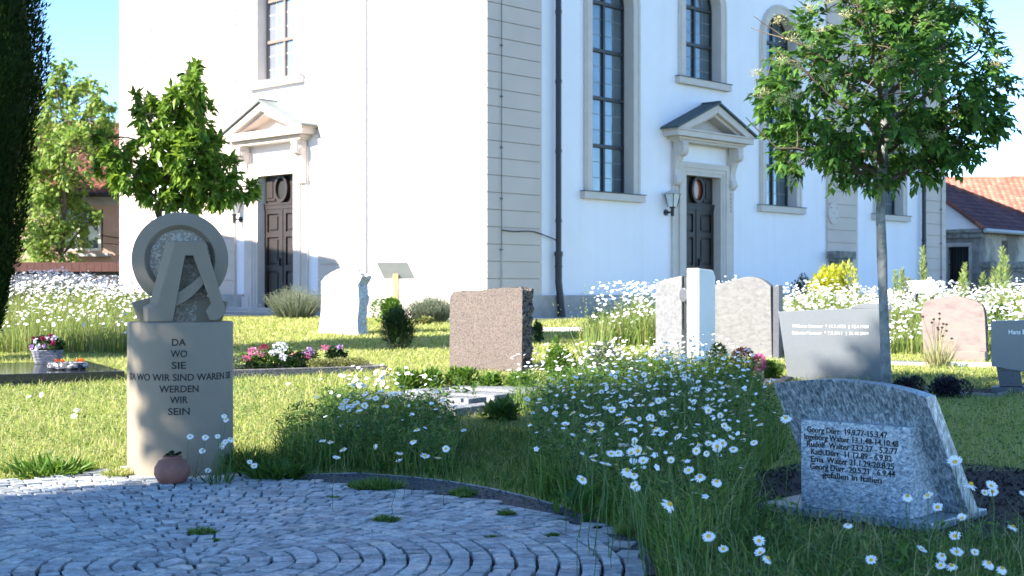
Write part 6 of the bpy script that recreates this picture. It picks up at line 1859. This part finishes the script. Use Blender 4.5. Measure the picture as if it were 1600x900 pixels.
# succulent in the terracotta bowl
n = 90; sc_ = empty('succulent', pot.location + Vector((0, 0, .16)), 0, 'dark little succulent rosettes filling the terracotta bowl', 'plant')
parts = []
for c in ((-.025, -.01, .012), (.01, -.02, .016), (.03, .01, .012), (-.01, .02, .018), (0, 0, .026), (.045, -.01, .02)):
    D = rand_dirs(40, -.1); parts.append(leaf_arrays(np.repeat(np.array([c]), 40, 0), D, rng.uniform(.014, .022, 40), .006, .4, -.1))
V, T = join(parts); np_mesh('foliage', V, T, M['deep_leaf'], sc_)
# weeds: along the paving, at the memorial, between the setts
def tuft(label, px, py, w, h, n, mat='blade_t', name='grass_tuft', bl=.004, z=.012, lean=1.0, group=None):
    p = gp(px, py); p.z = max(p.z, z)
    o = empty(name, p, 0, label, 'weed', group)
    a = rng.uniform(0, 2 * np.pi, n); q = rng.uniform(0, 1, n) ** .6
    base = np.stack([np.cos(a) * q * w, np.sin(a) * q * w * .8, np.zeros(n)], 1)
    D = np.stack([np.cos(a) * q * lean, np.sin(a) * q * lean, np.ones(n)], 1) + rng.normal(0, .3, (n, 3))
    V, T = leaf_arrays(base, D, rng.uniform(.5, 1, n) * h, bl, .3, .25); np_mesh('foliage', V, T, M[mat], o)
LT = 'flat grass tuft growing in a joint of the cobbles'; GT = 'tufts between the cobbles'
for px, py, w, h in ((316, 841, .055, .05), (331, 853, .03, .025), (603, 821, .06, .05), (520, 785, .03, .03), (792, 812, .03, .05), (768, 846, .02, .02), (865, 845, .02, .03), (724, 783, .03, .04)): tuft(LT, px, py, w, h, 220, z=.016, group=GT)
tuft('green grass tuft on the dark gravel strip', 588, 768, .14, .09, 700)
tuft('smaller grass tuft on the right part of the gravel strip', 725, 778, .06, .07, 220)
tuft('yellowish grass tuft at the left foot of the memorial', 188, 748, .09, .08, 400, 'blade')
tuft('tall grass tuft at the right foot of the memorial', 385, 742, .13, .22, 700, 'blade_t', lean=.7)
tuft('leafy weed on the paving edge right of the memorial', 432, 752, .14, .16, 260, 'mid_leaf', 'weed', .012)
tuft('dry yellow tuft at the edge of the big grass clump', 990, 842, .06, .10, 260, 'blade_m')
tuft('broad leafy weed at the left border of the paving', 70, 746, .22, .17, 200, 'box_leaf', 'weed', .011, lean=1.1)
tuft('smaller leafy weed at the border of the paving left of the memorial', 108, 742, .12, .13, 120, 'box_leaf', 'weed', .011, lean=1.1)
spikes('daisy_foliage', 'loose green daisy foliage leaning on the memorial', 'plant', 318, 366, 688, 750, M['mid_leaf'], 46, None, Y=8.2, blade=.004, lean=.9)
# dock with big leaves
p = gp(1082, 893)
dk = empty('dock_plant', p, 0, 'weed with broad upright green leaves at the bottom edge right of the cobbles', 'plant')
n = 16; a = rng.uniform(0, 2 * np.pi, n)
D = np.stack([np.cos(a) * .65, np.sin(a) * .65, np.full(n, .9)], 1)
V, T = leaf_arrays(np.zeros((n, 3)) + rng.normal(0, .02, (n, 3)), D, rng.uniform(.14, .24, n), rng.uniform(.022, .034, n), .25, .35); np_mesh('foliage', V, T, M['dock_leaf'], dk)
for px, py in ((640, 690), (905, 790), (560, 700), (930, 770)):
    p = gp(px, py + 20); n = 26
    dk = empty('dock_plant', p, 0, 'broad leaved dark weed half hidden in the tall grass clumps', 'plant', 'broad weeds in the tall grass'); a = rng.uniform(0, 2 * np.pi, n)
    D = np.stack([np.cos(a) * .6, np.sin(a) * .6, np.full(n, .9)], 1)
    V, T = leaf_arrays(np.zeros((n, 3)) + rng.normal(0, .08, (n, 3)), D, rng.uniform(.14, .24, n), rng.uniform(.015, .025, n), .25, .3); np_mesh('foliage', V, T, M['dock_leaf'], dk)
